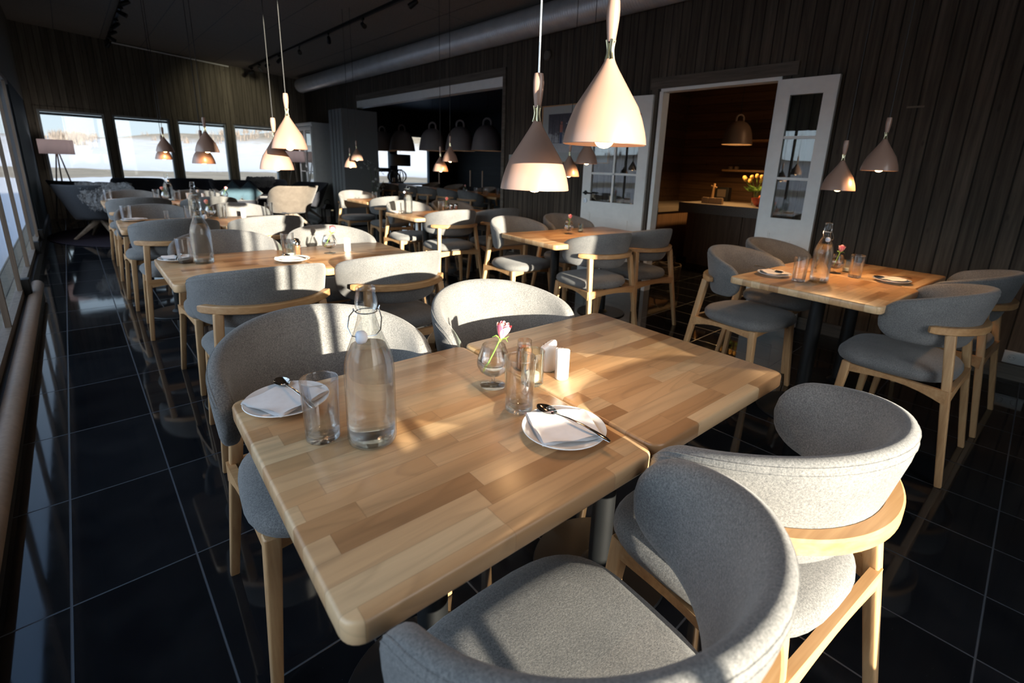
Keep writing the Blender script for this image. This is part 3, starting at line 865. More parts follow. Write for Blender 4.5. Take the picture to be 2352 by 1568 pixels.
# door leaves
def door_leaf(name, w, h, cols, rows, z0, z1, rail, th=0.04):
    """origin on the hinge edge, leaf along +X, thickness along Y"""
    t = empty(name)
    f = MB(); s = rail
    f.box(0, s, 0, th, 0.012, h); f.box(w-s, w, 0, th, 0.012, h)
    f.box(s, w-s, 0, th, 0.012, 0.012+0.13); f.box(s, w-s, 0, th, z1, h); f.box(s, w-s, 0, th, z0-0.12, z0)
    f.box(s, w-s, 0.012, th-0.012, 0.14, z0-0.12)
    f.box(s+0.06, w-s-0.06, 0.004, th-0.004, 0.20, z0-0.18)
    for yy0, yy1 in ((0.004, 0.012), (th-0.012, th-0.004)):
        f.box(s, s+0.012, yy0, yy1, 0.142, z0-0.12); f.box(w-s-0.012, w-s, yy0, yy1, 0.142, z0-0.12)
        f.box(s+.012, w-s-.012, yy0, yy1, 0.142, 0.154); f.box(s+.012, w-s-.012, yy0, yy1, z0-0.132, z0-0.12)
    obj(f, 'door_panel', M_WHITE, t, smooth=False)
    gwid = (w-2*s); m = MB()
    for i in range(1, cols):
        x = s + gwid*i/cols; m.box(x-0.011, x+0.011, 0.006, th-0.006, z0, z1)
    for i in range(1, rows):
        z = z0 + (z1-z0)*i/rows; m.box(s, w-s, 0.006, th-0.006, z-0.011, z+0.011)
    obj(m, 'glazing_bars', M_WHITE, t, smooth=False)
    obj(MB().box(s, w-s, th/2-0.002, th/2+0.002, z0, z1), 'glass_pane', M_GLASSD, t, smooth=False)
    return t
dl = door_leaf('door_1', 0.80, 2.03, 2, 3, 0.93, 1.86, 0.115)
dl['kind'] = 'structure'
# hinge at y=2.9, open almost flat against the wall
dl.location = (XW-0.015, 2.93, 0.0); dl.rotation_euler = (0, 0, PI/2 + math.radians(5.5))
hb = MB()
hb.M = Matrix.Translation((0.745, 0.04, 1.02)) @ Matrix.Rotation(-PI/2, 4, 'X')
hb.cyl((0,0), 0.025, 0, 0.006, 20, bev=0.002); hb.cyl((0,0), 0.009, 0.006, 0.05, 12)
hb.M = Matrix.Identity(4)
hb.tube([(0.745, 0.088, 1.02), (0.70, 0.09, 1.02), (0.63, 0.088, 1.018)], 0.009, 10)
obj(hb, 'door_handle', M_BLACK, dl)
hb = MB(); hb.M = Matrix.Translation((0.745, 0.04, 0.93)) @ Matrix.Rotation(-PI/2, 4, 'X')
hb.lathe([(0,0.004),(0.012,0.004),(0.013,0.008),(0.026,0.008),(0.027,0)], (0,0,0), 24)
obj(hb, 'lock_rosette', M_WIRE, dl)
dr = door_leaf('door_2', 0.44, 2.05, 1, 3, 0.93, 1.925, 0.098)
dr['kind'] = 'structure'
dr.location = (XW-0.062, 1.715, 0.0); dr.rotation_euler = (0, 0, -PI/2)

# ================================================================= TABLES
def make_table():
    t = empty('dining_table'); t['category'] = 'table'
    b = MB().rbox(-0.306, 0.306, -0.353, 0.353, 0.703, 0.740, 0.030, 0.006)
    obj(b, 'tabletop', M_TOP, t, ang=50)
    b = MB(); b.cyl((0,0), 0.036, 0.012, 0.70, 28)
    b.box(-0.15, 0.15, -0.02, 0.02, 0.69, 0.7025); b.box(-0.02, 0.02, -0.2, 0.2, 0.69, 0.7025)
    obj(b, 'column', M_BLACK, t)
    b = MB(); b.lathe([(0,0.0),(0.215,0.0),(0.218,0.004),(0.214,0.010),(0.06,0.014),(0.045,0.03),(0.036,0.034),(0,0.034)], (0,0,0), 48)
    obj(b, 'base_plate', M_BLACK, t)
    return t
TB = make_table()
TG = 'square oak tables pushed together in pairs'
R = math.radians
def table(x, y, rz, label): return place(TB, (x, y, 0), rz, label, TG)
table(0.478, 0.790, R(-2.5), 'oak butcher-block table in the left foreground carrying the big water bottle')
table(1.098, 0.768, R(-2.5), 'oak butcher-block table in the foreground, right of the seam, nearly bare')
table(0.560, 2.775, R(-0.5), 'oak table in the second row by the glass wall, bottle and tumbler on it')
table(1.180, 2.770, R(-0.5), 'oak table in the second row with rose glass and white shaker, sunlit')
table(0.520, 4.765, R(-1.0), 'oak table in the third row from the camera, end nearest the glass wall')
table(1.140, 4.760, R(-1.0), 'oak table in the third row from the camera, sunlit inner end')
table(0.520, 6.990, 0, 'oak table in the fourth and farthest row, end nearest the glass wall')
table(1.140, 6.990, 0, 'oak table in the fourth and farthest row, inner end by the lounge chairs')
table(2.825, 0.722, R(-4.5), 'oak table by the plank wall on the right, outer half with the bottle')
table(3.440, 0.690, R(-4.5), 'oak table by the plank wall on the right, half against the wall with a plate')
table(2.815, 2.660, R(-6), 'oak table before the glazed door, outer half with a sunlit corner')
table(3.425, 2.620, R(-6), 'oak table before the glazed door, inner half in warm shade')
table(2.790, 4.620, R(-2), 'oak table by the wide opening, outer half with clear bottle')
table(3.405, 4.600, R(-2), 'oak table by the wide opening, inner half with small rose and shakers')
table(3.230, 6.680, 0, 'single oak table next to the grey folding panel')

# ================================================================= DINING CHAIR
def shell_rings(sx=0.258, yb=0.045, dep=0.258, thmax=1.78, zt0=0.843, zt1=0.752, zb0=0.572, zb1=0.600, t=0.046, ns=49, nc=20, tipr=0.075, lean=0.062, rake=0.0):
    rings = []
    L = (sx+dep)/2
    for i in range(ns):
        s = -1 + 2*i/(ns-1)
        # denser near the ends
        s = math.copysign(1-(1-abs(s))**1.35, s) if abs(s) > 0 else 0
        th = s*thmax
        a = abs(s)
        w = a**1.7
        zt = zt0 + (zt1-zt0)*(a**1.9); zb = zb0 + (zb1-zb0)*(a**1.5)
        dist = (1-a)*thmax*L
        if dist < tipr:
            q = 1 - dist/tipr
            f = 1 - math.sqrt(max(0, 1-q*q))
            shr = f*tipr*0.92
            zt -= shr; zb += shr
        tt = t*(1.0 if dist > 0.02 else max(0.35, math.sqrt(1-(1-dist/0.02)**2)))
        zm = (zt+zb)/2; hz = max(0.006, (zt-zb)/2)
        cx, cy = sx*sin(th), yb - dep*cos(th)
        nx, ny = sin(th)*dep, -cos(th)*sx
        l = math.hypot(nx, ny); nx /= l; ny /= l
        ring = []
        for j in range(nc):
            g = 2*PI*j/nc
            # superellipse section
            cg, sg = cos(g), sin(g)
            ex = math.copysign(abs(cg)**0.75, cg); ez = math.copysign(abs(sg)**0.42, sg)
            z = zm + hz*ez
            off = ex*tt/2 + lean*((z-zb0)/(zt0-zb0)-0.68)*(0.25+0.75*(1-w)) - 0.012*(1-((z-zm)/hz)**2)*(1 if ex < 0 else 0)*0
            ring.append((cx+nx*off, cy+ny*off, z))
        rings.append(ring)
    return rings
def shell_pt(th, z, extra, sx=0.258, yb=0.045, dep=0.258, lean=0.062):
    cx, cy = sx*sin(th), yb - dep*cos(th)
    nx, ny = sin(th)*dep, -cos(th)*sx
    l = math.hypot(nx, ny); nx /= l; ny /= l
    w = (abs(th)/1.78)**1.7
    off = extra + lean*((z-0.552)/0.29-0.68)*(0.25+0.75*(1-w))
    return (cx+nx*off, cy+ny*off, z)

def make_chair():
    t = empty('dining_chair'); t['category'] = 'chair'
    sh = obj(MB().loft(shell_rings(), True, True, True), 'backrest', M_FAB, t, ang=60)
    # piping seam round the top of the shell
    rr0 = shell_rings()
    for jj in (2, 3):
        pts = [tuple(r_[jj]) for r_ in rr0[2:-2]]
        obj(MB().tube(pts, 0.0013, 5), 'seam', M_FAB, sh)
    # seat cushion
    def plan(ins, z):
        out = []; n = 40
        for i in range(n):
            g = 2*PI*i/n; cg, sg = cos(g), sin(g)
            ex = math.copysign(abs(cg)**0.62, cg); ey = math.copysign(abs(sg)**0.62, sg)
            y = 0.035 + (0.232-ins)*ey
            hw = 0.228 + 0.030*(y+0.2)/0.46 - (0.03 if y < -0.1 else 0)*min(1, (-0.1-y)/0.1)
            out.append(((hw-ins)*ex, y, z))
        return out
    rg = [plan(0.055, 0.420), plan(0.02, 0.422), plan(0.006, 0.432), plan(0.0, 0.446), plan(0.002, 0.462), plan(0.014, 0.477), plan(0.04, 0.486), plan(0.09, 0.491), plan(0.16, 0.493)]
    obj(MB().loft(rg, True, True, True), 'seat', M_FAB, t, ang=70)
    # bent-wood rail
    b = MB(); rings = []
    n = 33
    for i in range(n):
        th = -1.10 + 2.20*i/(n-1)
        e_ = min(i, n-1-i)
        hw = 0.0175 * (0.72 if e_ == 0 else (0.93 if e_ == 1 else 1))
        c0 = 0.0215; c1 = c0 + 0.032
        z0, z1 = 0.655, 0.688
        q = 0.004
        prof = [(c0, z0+q), (c0+q, z0), (c1-q, z0), (c1, z0+q), (c1, z1-q), (c1-q, z1), (c0+q, z1), (c0, z1-q)]
        if e_ == 0: prof = [((c0+c1)/2 + (a-(c0+c1)/2)*0.75, 0.6715 + (z-0.6715)*0.75) for a, z in prof]
        rings.append([shell_pt(th, 0.67, a)[:2] + (z,) for a, z in prof])
    b.loft(rings, True, True, True)
    obj(b, 'back_rail', M_ASHX, t, ang=40)
    for s in (-1, 1):
        tx, ty, _ = shell_pt(s*0.80, 0.67, 0.037)
        obj(MB().bar((s*0.258, -0.245, 0), (tx, ty, 0.656), 0.0125, 0.0185, 0.35, (0,1,0)), 'rear_leg', M_ASH, t, ang=40)
        obj(MB().bar((s*0.236, 0.225, 0), (s*0.205, 0.190, 0.425), 0.0125, 0.0195, 0.35, (0,1,0)), 'front_leg', M_ASH, t, ang=40)
    # seat frame: arched rails
    fr = MB()
    def arch(p0, p1, d0, dm, d1, th_):
        P0, P1 = Vector(p0), Vector(p1); n = 9
        dr_ = (P1-P0); dr_.z = 0; dr_.normalize(); sd_ = Vector((-dr_.y, dr_.x, 0))*th_/2
        rings = []
        for i in range(n):
            u = i/(n-1); p = P0.lerp(P1, u)
            d = (d0*(1-u)+d1*u) - ((d0*(1-u)+d1*u)-dm)*sin(PI*u)
            rings.append([tuple(p+sd_), tuple(p-sd_), tuple(p-sd_-Vector((0,0,d))), tuple(p+sd_-Vector((0,0,d)))])
        fr.loft(rings, True, True, True)
    for s in (-1, 1):
        arch((s*0.213, 0.185, 0.421), (s*0.236, -0.195, 0.421), 0.040, 0.022, 0.062, 0.020)
    arch((-0.205, 0.185, 0.421), (0.205, 0.185, 0.421), 0.045, 0.026, 0.045, 0.020)
    arch((-0.225, -0.195, 0.421), (0.225, -0.195, 0.421), 0.055, 0.035, 0.055, 0.020)
    obj(fr, 'seat_frame', M_ASHX, t, ang=40)
    return t
CH = make_chair()
CG = 'grey wool dining chairs round the oak tables'
def chair(x, y, rz, label): return place(CH, (x, y, 0), R(rz), label, CG)
chair(0.458, 0.336, -2, 'grey curved-back chair nearest the camera, its sunlit seat showing striped shadows')
chair(1.020, 0.312, -7, 'grey curved-back chair with bright wooden rail in the right foreground, beside the nearest chair')
chair(0.440, 1.245, 176, 'grey chair behind the big foreground bottle, inner back shaded with sun stripes')
chair(1.065, 1.232, 178, 'grey chair facing the camera across the bare foreground table, fully sunlit inside')
chair(0.565, 2.335, -2, 'grey chair seen from behind, half blue shade half sun, left of the foreground bottle neck')
chair(1.195, 2.335, -1, 'grey chair seen from behind, all sunlit, just right of the foreground bottle neck')
chair(0.600, 3.160, 180, 'grey chair facing the camera behind the second-row bottle')
chair(1.200, 3.150, 180, 'grey sunlit chair with the shadow of a rose glass on its back')
chair(0.520, 4.330, 0, 'grey bluish chair seen from behind at the third-row table beside the glass wall aisle')
chair(1.130, 4.310, 0, 'grey sunlit chair seen from behind at the third-row table, inner side')
chair(0.490, 5.200, 180, 'grey shaded chair facing the camera at the third-row table beside the aisle')
chair(1.120, 5.200, 180, 'grey sunlit chair facing the camera at the third-row table, inner side')
chair(0.500, 6.520, 0, 'grey chair seen from behind at the farthest row beside the aisle')
chair(1.130, 6.520, 0, 'grey chair seen from behind at the farthest row, inner side')
chair(0.500, 7.410, 180, 'brown-grey shaded chair facing the camera at the farthest row beside the aisle')
chair(1.150, 7.410, 180, 'grey chair facing the camera at the farthest row, inner side')
chair(2.820, 0.300, -3, 'blue-grey shaded chair in front of the wall table on the right, nearest of the pair')
chair(3.510, 0.240, -4, 'dim grey chair at the right edge of the picture against the plank wall')
chair(2.920, 1.140, 172, 'blue-grey shaded chair at the open left side of the wall table, before the dark kitchen')
chair(3.560, 1.180, 176, 'dim brown-grey chair in front of the narrow glazed door leaf')
chair(2.870, 2.275, -8, 'grey chair seen from behind, half its back sunlit, at the table before the glazed door')
chair(3.425, 2.265, -8, 'grey shaded chair seen from behind beside the half sunlit one before the glazed door')
chair(2.830, 3.120, 176, 'grey chair with a sunlit wing at the left of the table before the glazed door')
chair(3.480, 3.120, 176, 'dim brown-grey chair against the plank wall left of the glazed door')
chair(2.850, 4.215, -8, 'grey mostly sunlit chair seen from behind at the table by the wide opening')
chair(3.450, 4.200, -6, 'dark grey chair seen from behind at the table by the wide opening, in shade')
chair(2.850, 5.060, 178, 'grey chair with sunlit wing facing the camera by the wide opening, behind the clear bottle')
chair(3.450, 5.060, 178, 'brown-grey chair facing the camera by the wide opening, behind the small rose')
chair(3.200, 6.200, -6, 'grey chair seen from behind at the single table by the folding panel')
chair(3.150, 7.160, 176, 'grey chair facing the camera at the single table by the folding panel')

# ================================================================= PENDANT LAMPS
def make_pendant(cordm, name='pendant_lamp', st=1.0):
    t = empty(name); t['category'] = 'pendant lamp'
    pr = [(1.0,0.0),(0.985,0.010),(0.945,0.0253),(0.86,0.048),(0.75,0.071),(0.575,0.094),(0.40,0.117),(0.226,0.140),(0.145,0.152),(0.11,0.159)]
    Rr = 0.084
    outer = [(a*Rr, z) for a, z in pr]
    inner = [(max(a*Rr-0.0022, 0.004), z-0.0008) for a, z in pr[:-1]]
    b = MB(); b.lathe(list(reversed(inner)) + [(Rr-0.0022, 0.0), (Rr, 0.0)] + outer[1:] + [(0.0, 0.1592)], (0,0,0), 56)
    obj(b, 'lamp_shade', M_PINK, t, ang=50)
    b = MB()
    for k in range(3):
        a = 2*PI*k/3 + 0.5
        b.tube([(0.0078*cos(a)*q, 0.0078*sin(a)*q, z) for q, z in ((1.15,0.157),(0.75,0.168),(0.62,0.176),(0.72,0.184),(1.0,0.194))], 0.0036, 8)
    b.cyl((0,0), 0.0032, 0.155, 0.195, 10)
    obj(b, 'brass_neck', M_BRASS, t)
    b = MB(); b.lathe([(0,0.190),(0.0078,0.190),(0.0098,0.205),(0.0122,0.228),(0.0126,0.245),(0.0115,0.258),(0.0104,0.264),(0,0.264)], (0,0,0), 24)
    obj(b, 'handle', M_PINK, t)
    b = MB(); b.ball((0,0,0.012), 0.021, 16, sz=0.95); b.cyl((0,0), 0.011, 0.028, 0.07, 12)
    bu = obj(b, 'bulb', M_BULB, t)
    return t, cordm
def add_cord(lamp, h, mat, bend=0.0):
    pts = [(0,0,0.262), (bend*0.5,0,0.262+(h-0.262)*0.25), (bend,0,0.262+(h-0.262)*0.55), (0,0,h)]
    obj(MB().tube(pts, 0.0026, 6), 'cord', mat, lamp)
def lamp_light(parent, z, power, r=0.02, col=(1.0, 0.56, 0.25)):
    ld = bpy.data.lights.new('bulb_light', 'SPOT'); ld.energy = power; ld.color = col; ld.shadow_soft_size = r
    ld.spot_size = math.radians(165); ld.spot_blend = 0.5
    lo = bpy.data.objects.new('bulb_light', ld); link(lo, parent); lo.location = (0,0,z)
PEND = [
 (0.805, 0.640, 1.322, 'S', 'large-looking pale pink pendant lamp on a silver cord, higher of the foreground pair', 2.2),
 (0.835, 0.870, 1.220, 'S', 'pale pink pendant lamp on a silver cord, lower of the foreground pair', 2.2),
 (0.839, 2.680, 1.320, 'B', 'sunlit pink pendant over the second row, higher of its pair', 2.5),
 (0.828, 2.880, 1.214, 'B', 'pink pendant over the second row, lower of its pair with a shaded top', 2.5),
 (0.842, 4.700, 1.302, 'B', 'dark pendant over the third row, higher of its pair', 2.5),
 (0.836, 4.860, 1.209, 'B', 'copper-lit pendant over the third row, lower of its pair', 2.5),
 (0.830, 6.900, 1.300, 'B', 'dark pendant over the farthest row, higher of its pair', 2.5),
 (0.826, 7.040, 1.216, 'B', 'copper-lit pendant over the farthest row, lower of its pair', 2.5),
 (3.117, 0.640, 1.323, 'B', 'brown-pink pendant against the plank wall, higher of the right hand pair', 9.0),
 (3.108, 0.810, 1.213, 'B', 'pink pendant against the plank wall glowing on one side, lower of the right hand pair', 9.0),
 (2.947, 2.500, 1.318, 'B', 'dark pendant before the glazed door, higher of its pair', 7.0),
 (2.948, 2.680, 1.217, 'B', 'orange-lit pendant before the glazed door, lower of its pair', 7.0),
 (3.037, 4.500, 1.307, 'B', 'brown pendant by the wide opening, higher of its pair', 5.0),
 (3.031, 4.680, 1.200, 'B', 'orange-lit pendant by the wide opening, lower of its pair', 5.0),
 (2.993, 6.750, 1.289, 'B', 'small pendant against the folding panel, higher of its pair', 4.0),
 (2.955, 6.890, 1.190, 'B', 'small orange-lit pendant against the folding panel, lower of its pair', 4.0)]
pp, _ = make_pendant(M_CORDB)
base_children = list(pp.children)
first = True
for (x, y, z, cm, lb, pwr) in PEND:
    if first: o = pp; first = False
    else:
        o = pp.copy(); C.objects.link(o)
        for ch in base_children:
            c = ch.copy(); C.objects.link(c); c.parent = o
    o.location = (x, y, z); o['label'] = lb; o['group'] = 'pink pendant lamps hanging in pairs'
    o.rotation_euler = (0, 0, x*7)
    add_cord(o, ceil_z(x)-z, M_CORDS if cm == 'S' else M_CORDB, 0.0)
    lamp_light(o, -0.010, pwr, 0.012)

# ================================================================= TABLEWARE
ZT = 0.7405
def make_tumbler():
    t = empty('tumbler'); t['category'] = 'glass'
    b = MB(); b.lathe([(0,0.0),(0.0295,0.0),(0.0315,0.002),(0.0318,0.006),(0.0352,0.122),(0.0352,0.1255),(0.0342,0.1268),(0.0330,0.1255),(0.0328,0.122),(0.0296,0.013),(0.027,0.0105),(0,0.0100)], (0,0,0), 40)
    obj(b, 'glass_body', M_TUMB, t, ang=60)
    b = MB(); b.lathe([(0,0.0005),(0.0285,0.0005),(0.0300,0.003),(0.0298,0.009),(0.026,0.0098),(0,0.0098)], (0,0,0), 32)
    obj(b, 'glass_base', M_TUMB, t, ang=60)
    return t
TU = make_tumbler(); TUG = 'clear straight drinking glasses on the tables'
def tumbler(x, y, lb, sc=None): place(TU, (x, y, ZT), 0, lb, TUG, sc)
tumbler(0.292, 0.880, 'empty tumbler in front of the bottle on the foreground table, over the spoon plate')
tumbler(0.670, 0.722, 'empty tumbler between the rose glass and the plate on the foreground table')
tumbler(0.370, 2.930, 'tumbler left of the bottle on the second-row table')
tumbler(0.850, 2.890, 'tumbler behind the spoon plate on the second-row table')
tumbler(0.285, 4.985, 'tumbler at the aisle corner of the third-row table')
tumbler(0.550, 5.060, 'short-looking tumbler alone in the middle of the third-row table', 0.55)
tumbler(0.700, 5.020, 'tumbler just left of the bottle on the third-row table', 0.9)
tumbler(0.944, 4.98, 'tumbler just right of the rose glass on the third-row table')
tumbler(1.340, 5.03, 'sunlit tumbler at the inner end of the third-row table')
tumbler(0.280, 7.18, 'tumbler at the aisle corner of the farthest table')
tumbler(0.718, 7.22, 'tumbler beside the rose glass on the farthest table')
tumbler(0.905, 7.10, 'tumbler right of the bottle on the farthest table')
tumbler(1.300, 7.25, 'tumbler at the inner end of the farthest table')
tumbler(2.745, 0.815, 'tumbler left of the bottle on the wall table at the right')
tumbler(3.150, 0.655, 'tumbler before the small dark votive on the wall table at the right')
tumbler(3.095, 4.775, 'tumbler left of the small rose on the table by the wide opening')
tumbler(2.590, 4.735, 'sunlit tumbler touching the clear bottle by the wide opening', 0.95)
tumbler(3.110, 6.500, 'tumbler on the single table by the folding panel')

def make_bottle():
    t = empty('swing_top_bottle'); t['category'] = 'bottle'
    P = [(0,0.004),(0.030,0.0015),(0.040,0.0),(0.0445,0.004),(0.0462,0.012),(0.0462,0.150),(0.0445,0.168),(0.0385,0.190),(0.0300,0.212),(0.0225,0.232),(0.0175,0.250),(0.0152,0.262),(0.0160,0.266),(0.0195,0.272),(0.0200,0.280),(0.0192,0.290),(0.0175,0.299),(0.0170,0.303),(0.0178,0.3045),(0.0178,0.309),(0.0165,0.311),(0.0125,0.311),(0.0115,0.306)]
    b = MB(); b.lathe(P, (0,0,0), 48)
    obj(b, 'glass_body', M_BOT, t, ang=70)
    Wp = [(0,0.012),(0.036,0.010),(0.0425,0.016),(0.0430,0.024),(0.0430,0.150),(0.0415,0.166),(0.0365,0.187),(0.0312,0.200),(0,0.200)]
    b = MB(); b.lathe(Wp, (0,0,0), 48)
    obj(b, 'water', M_WATER, t, ang=60)
    b = MB(); b.lathe([(0,0.002),(0.038,0.003),(0.0432,0.012),(0.0425,0.0155),(0.036,0.0095),(0,0.0115)], (0,0,0), 40)
    obj(b, 'thick_base', M_BOT, t, ang=60)
    b = MB()
    ring = [(0.0185*cos(2*PI*i/20), 0.0185*sin(2*PI*i/20), 0.2645) for i in range(21)]
    b.tube(ring, 0.0011, 6, caps=False)
    for s in (-1, 1):
        b.tube([(s*0.0185, 0.002, 0.2645), (s*0.0225, 0.004, 0.268), (s*0.0235, -0.002, 0.273), (s*0.021, -0.004, 0.268)], 0.0011, 6)
    b.tube([(0.0225,0,0.268), (0.024,-0.012,0.252), (0.017,-0.030,0.236), (0.006,-0.040,0.230), (-0.012,-0.041,0.230)], 0.0011, 6)
    b.tube([(-0.0225,0,0.268), (-0.033,-0.012,0.262), (-0.040,-0.030,0.248), (-0.036,-0.041,0.235), (-0.024,-0.041,0.230)], 0.0011, 6)
    obj(b, 'wire_bail', M_WIRE, t)
    b = MB(); b.M = Matrix.Translation((-0.020, -0.041, 0.230)) @ Matrix.Rotation(PI/2, 4, 'Y')
    b.lathe([(0,-0.009),(0.007,-0.009),(0.0115,-0.006),(0.0125,0.0),(0.011,0.006),(0.006,0.010),(0,0.011)], (0,0,0), 24)
    obj(b, 'stopper', M_STOP, t, ang=60)
    return t
BO = make_bottle(); BG = 'swing-top water bottles on the tables'
def bottle(x, y, rz, lb): place(BO, (x, y, ZT), R(rz), lb, BG)
bottle(0.363, 0.812, -12, 'tall clear swing-top water bottle with white stopper on the foreground table')
bottle(0.440, 2.880, 160, 'clear swing-top water bottle on the second-row table beside a tumbler')
bottle(0.760, 5.060, 150, 'clear swing-top bottle on the third-row table behind the second-row bottle')
bottle(0.830, 7.140, 30, 'clear swing-top bottle on the farthest table')
bottle(2.835, 0.745, -40, 'clear swing-top bottle in warm light on the wall table at the right')
bottle(2.655, 4.745, -60, 'greenish sunlit swing-top bottle on the table by the wide opening')

def make_vase():
    t = empty('rose_glass'); t['category'] = 'vase'
    P = [(0,0.0),(0.031,0.0),(0.0325,0.0012),(0.031,0.0025),(0.010,0.005),(0.0045,0.008),(0.0040,0.016),(0.0045,0.024),(0.008,0.027),(0.020,0.031),(0.033,0.041),(0.0400,0.054),(0.0412,0.064),(0.0385,0.078),(0.0320,0.096),(0.0285,0.107),(0.0278,0.1085),(0.0272,0.107),(0.0308,0.095),(0.0372,0.077),(0.0398,0.063),(0.0386,0.054),(0.0318,0.042),(0.019,0.0325),(0,0.0300)]
    b = MB(); b.lathe(P, (0,0,0), 44)
    obj(b, 'glass_body', M_TUMB, t, ang=60)
    b = MB(); b.lathe([(0,0.0310),(0.019,0.0335),(0.0312,0.0425),(0.0378,0.0545),(0.0388,0.062),(0,0.062)], (0,0,0), 40)
    obj(b, 'water', M_WATER, t, ang=50)
    return t
VA = make_vase(); VG = 'brandy glasses used as rose vases'
def make_rose():
    t = empty('rose'); t['category'] = 'flower'
    st = [(-0.024, -0.004, 0.040), (-0.010, -0.002, 0.068), (0.004, 0.0, 0.096), (0.014, 0.001, 0.118), (0.017, 0.002, 0.126)]
    obj(MB().tube(st, [0.0020,0.0019,0.0019,0.0022,0.0030], 8), 'stem', M_STEM, t)
    # bloom: wrapped petals
    base = Vector((0.018, 0.002, 0.123)); ax = Vector((0.22, 0.02, 1)).normalized()
    q = ax.to_track_quat('Z', 'Y').to_matrix().to_4x4()
    def petal(a0, span, r0, r1, h, tip, mat_i, mb):
        n, k = 7, 7; vs = []; fs = []
        for i in range(k):
            v = i/(k-1)
            for j in range(n):
                u = j/(n-1)*2-1
                rr_ = r0 + (r1-r0)*sin(PI*min(1, v*0.62))
                if v > 0.75: rr_ += tip*(v-0.75)*4*(1-0.3*u*u)
                a = a0 + span*u*(0.35+0.65*sin(PI*min(1, 0.18+v*0.75)))
                z = h*v*(1-0.12*u*u*v)
                vs.append((rr_*cos(a), rr_*sin(a), z))
        for i in range(k-1):
            for j in range(n-1):
                a = i*n+j; fs.append((a, a+1, a+n+1, a+n))
        mb.add(vs, fs, mat_i)
    b = MB(); b.M = Matrix.Translation(base) @ q
    for i in range(3): petal(i*2.09, 1.5, 0.003, 0.0080, 0.043, 0.0, 1, b)
    for i in range(4): petal(i*1.57+0.4, 1.25, 0.004, 0.0125, 0.041, 0.0012, 1 if i % 2 else 0, b)
    for i in range(5): petal(i*1.256+0.9, 1.05, 0.004, 0.0165, 0.036, 0.0035, 0 if i % 2 else 1, b)
    o = obj(b, 'petals', [M_ROSE, M_ROSEL], t, ang=80)
    b = MB(); b.M = Matrix.Translation(base) @ q
    b.ball((0,0,-0.001), 0.0045, 10)
    for i in range(5):
        a = 1.256*i
        b.tube([(0.003*cos(a),0.003*sin(a),0), (0.014*cos(a),0.014*sin(a),0.000+0.004*(i%2)), (0.022*cos(a),0.022*sin(a),0.006-0.008*(i%2))], [0.0022,0.0016,0.0003], 5)
    b.tube([(0,0,-0.01),(0.010,-0.004,-0.002),(0.020,-0.010,0.010)], [0.001,0.0016,0.0003], 5)
    obj(b, 'sepals', M_STEM, t)
    return t
RO = make_rose(); RG = 'single pink roses in brandy glasses'
def vase_rose(x, y, rz, lv, lr, sc=None):
    place(VA, (x, y, ZT), 0, lv, VG)
    place(RO, (x, y, ZT), R(rz), lr, RG, sc)
vase_rose(0.700, 0.852, -30, 'brandy glass vase holding the rose at the seam of the foreground table', 'pink rose in the brandy glass on the foreground table', 1.0)
vase_rose(1.060, 2.830, -40, 'brandy glass vase on the second-row table before the shadowed chair', 'pale pink rose on the second-row table before its own shadow')
vase_rose(0.860, 5.000, 170, 'brandy glass vase on the third-row table right of the bottle', 'deep pink rose leaning over the third-row table')
vase_rose(0.790, 7.100, 170, 'brandy glass vase on the farthest table left of the bottle', 'coral rose on the farthest table left of the bottle')
vase_rose(1.400, 7.120, 0, 'brandy glass vase at the inner end of the farthest table', 'pale yellowish pink rose at the inner end of the farthest table')
vase_rose(3.190, 0.765, -25, 'brandy glass vase beside the bottle on the wall table at the right', 'pink orange rose leaning beside the bottle on the wall table')
vase_rose(3.030, 2.720, 20, 'brandy glass vase on the table before the glazed door', 'pink rose on the table before the glazed door')
vase_rose(3.175, 4.800, 20, 'brandy glass vase beside a tumbler on the table by the wide opening', 'small coral rose on the table by the wide opening')

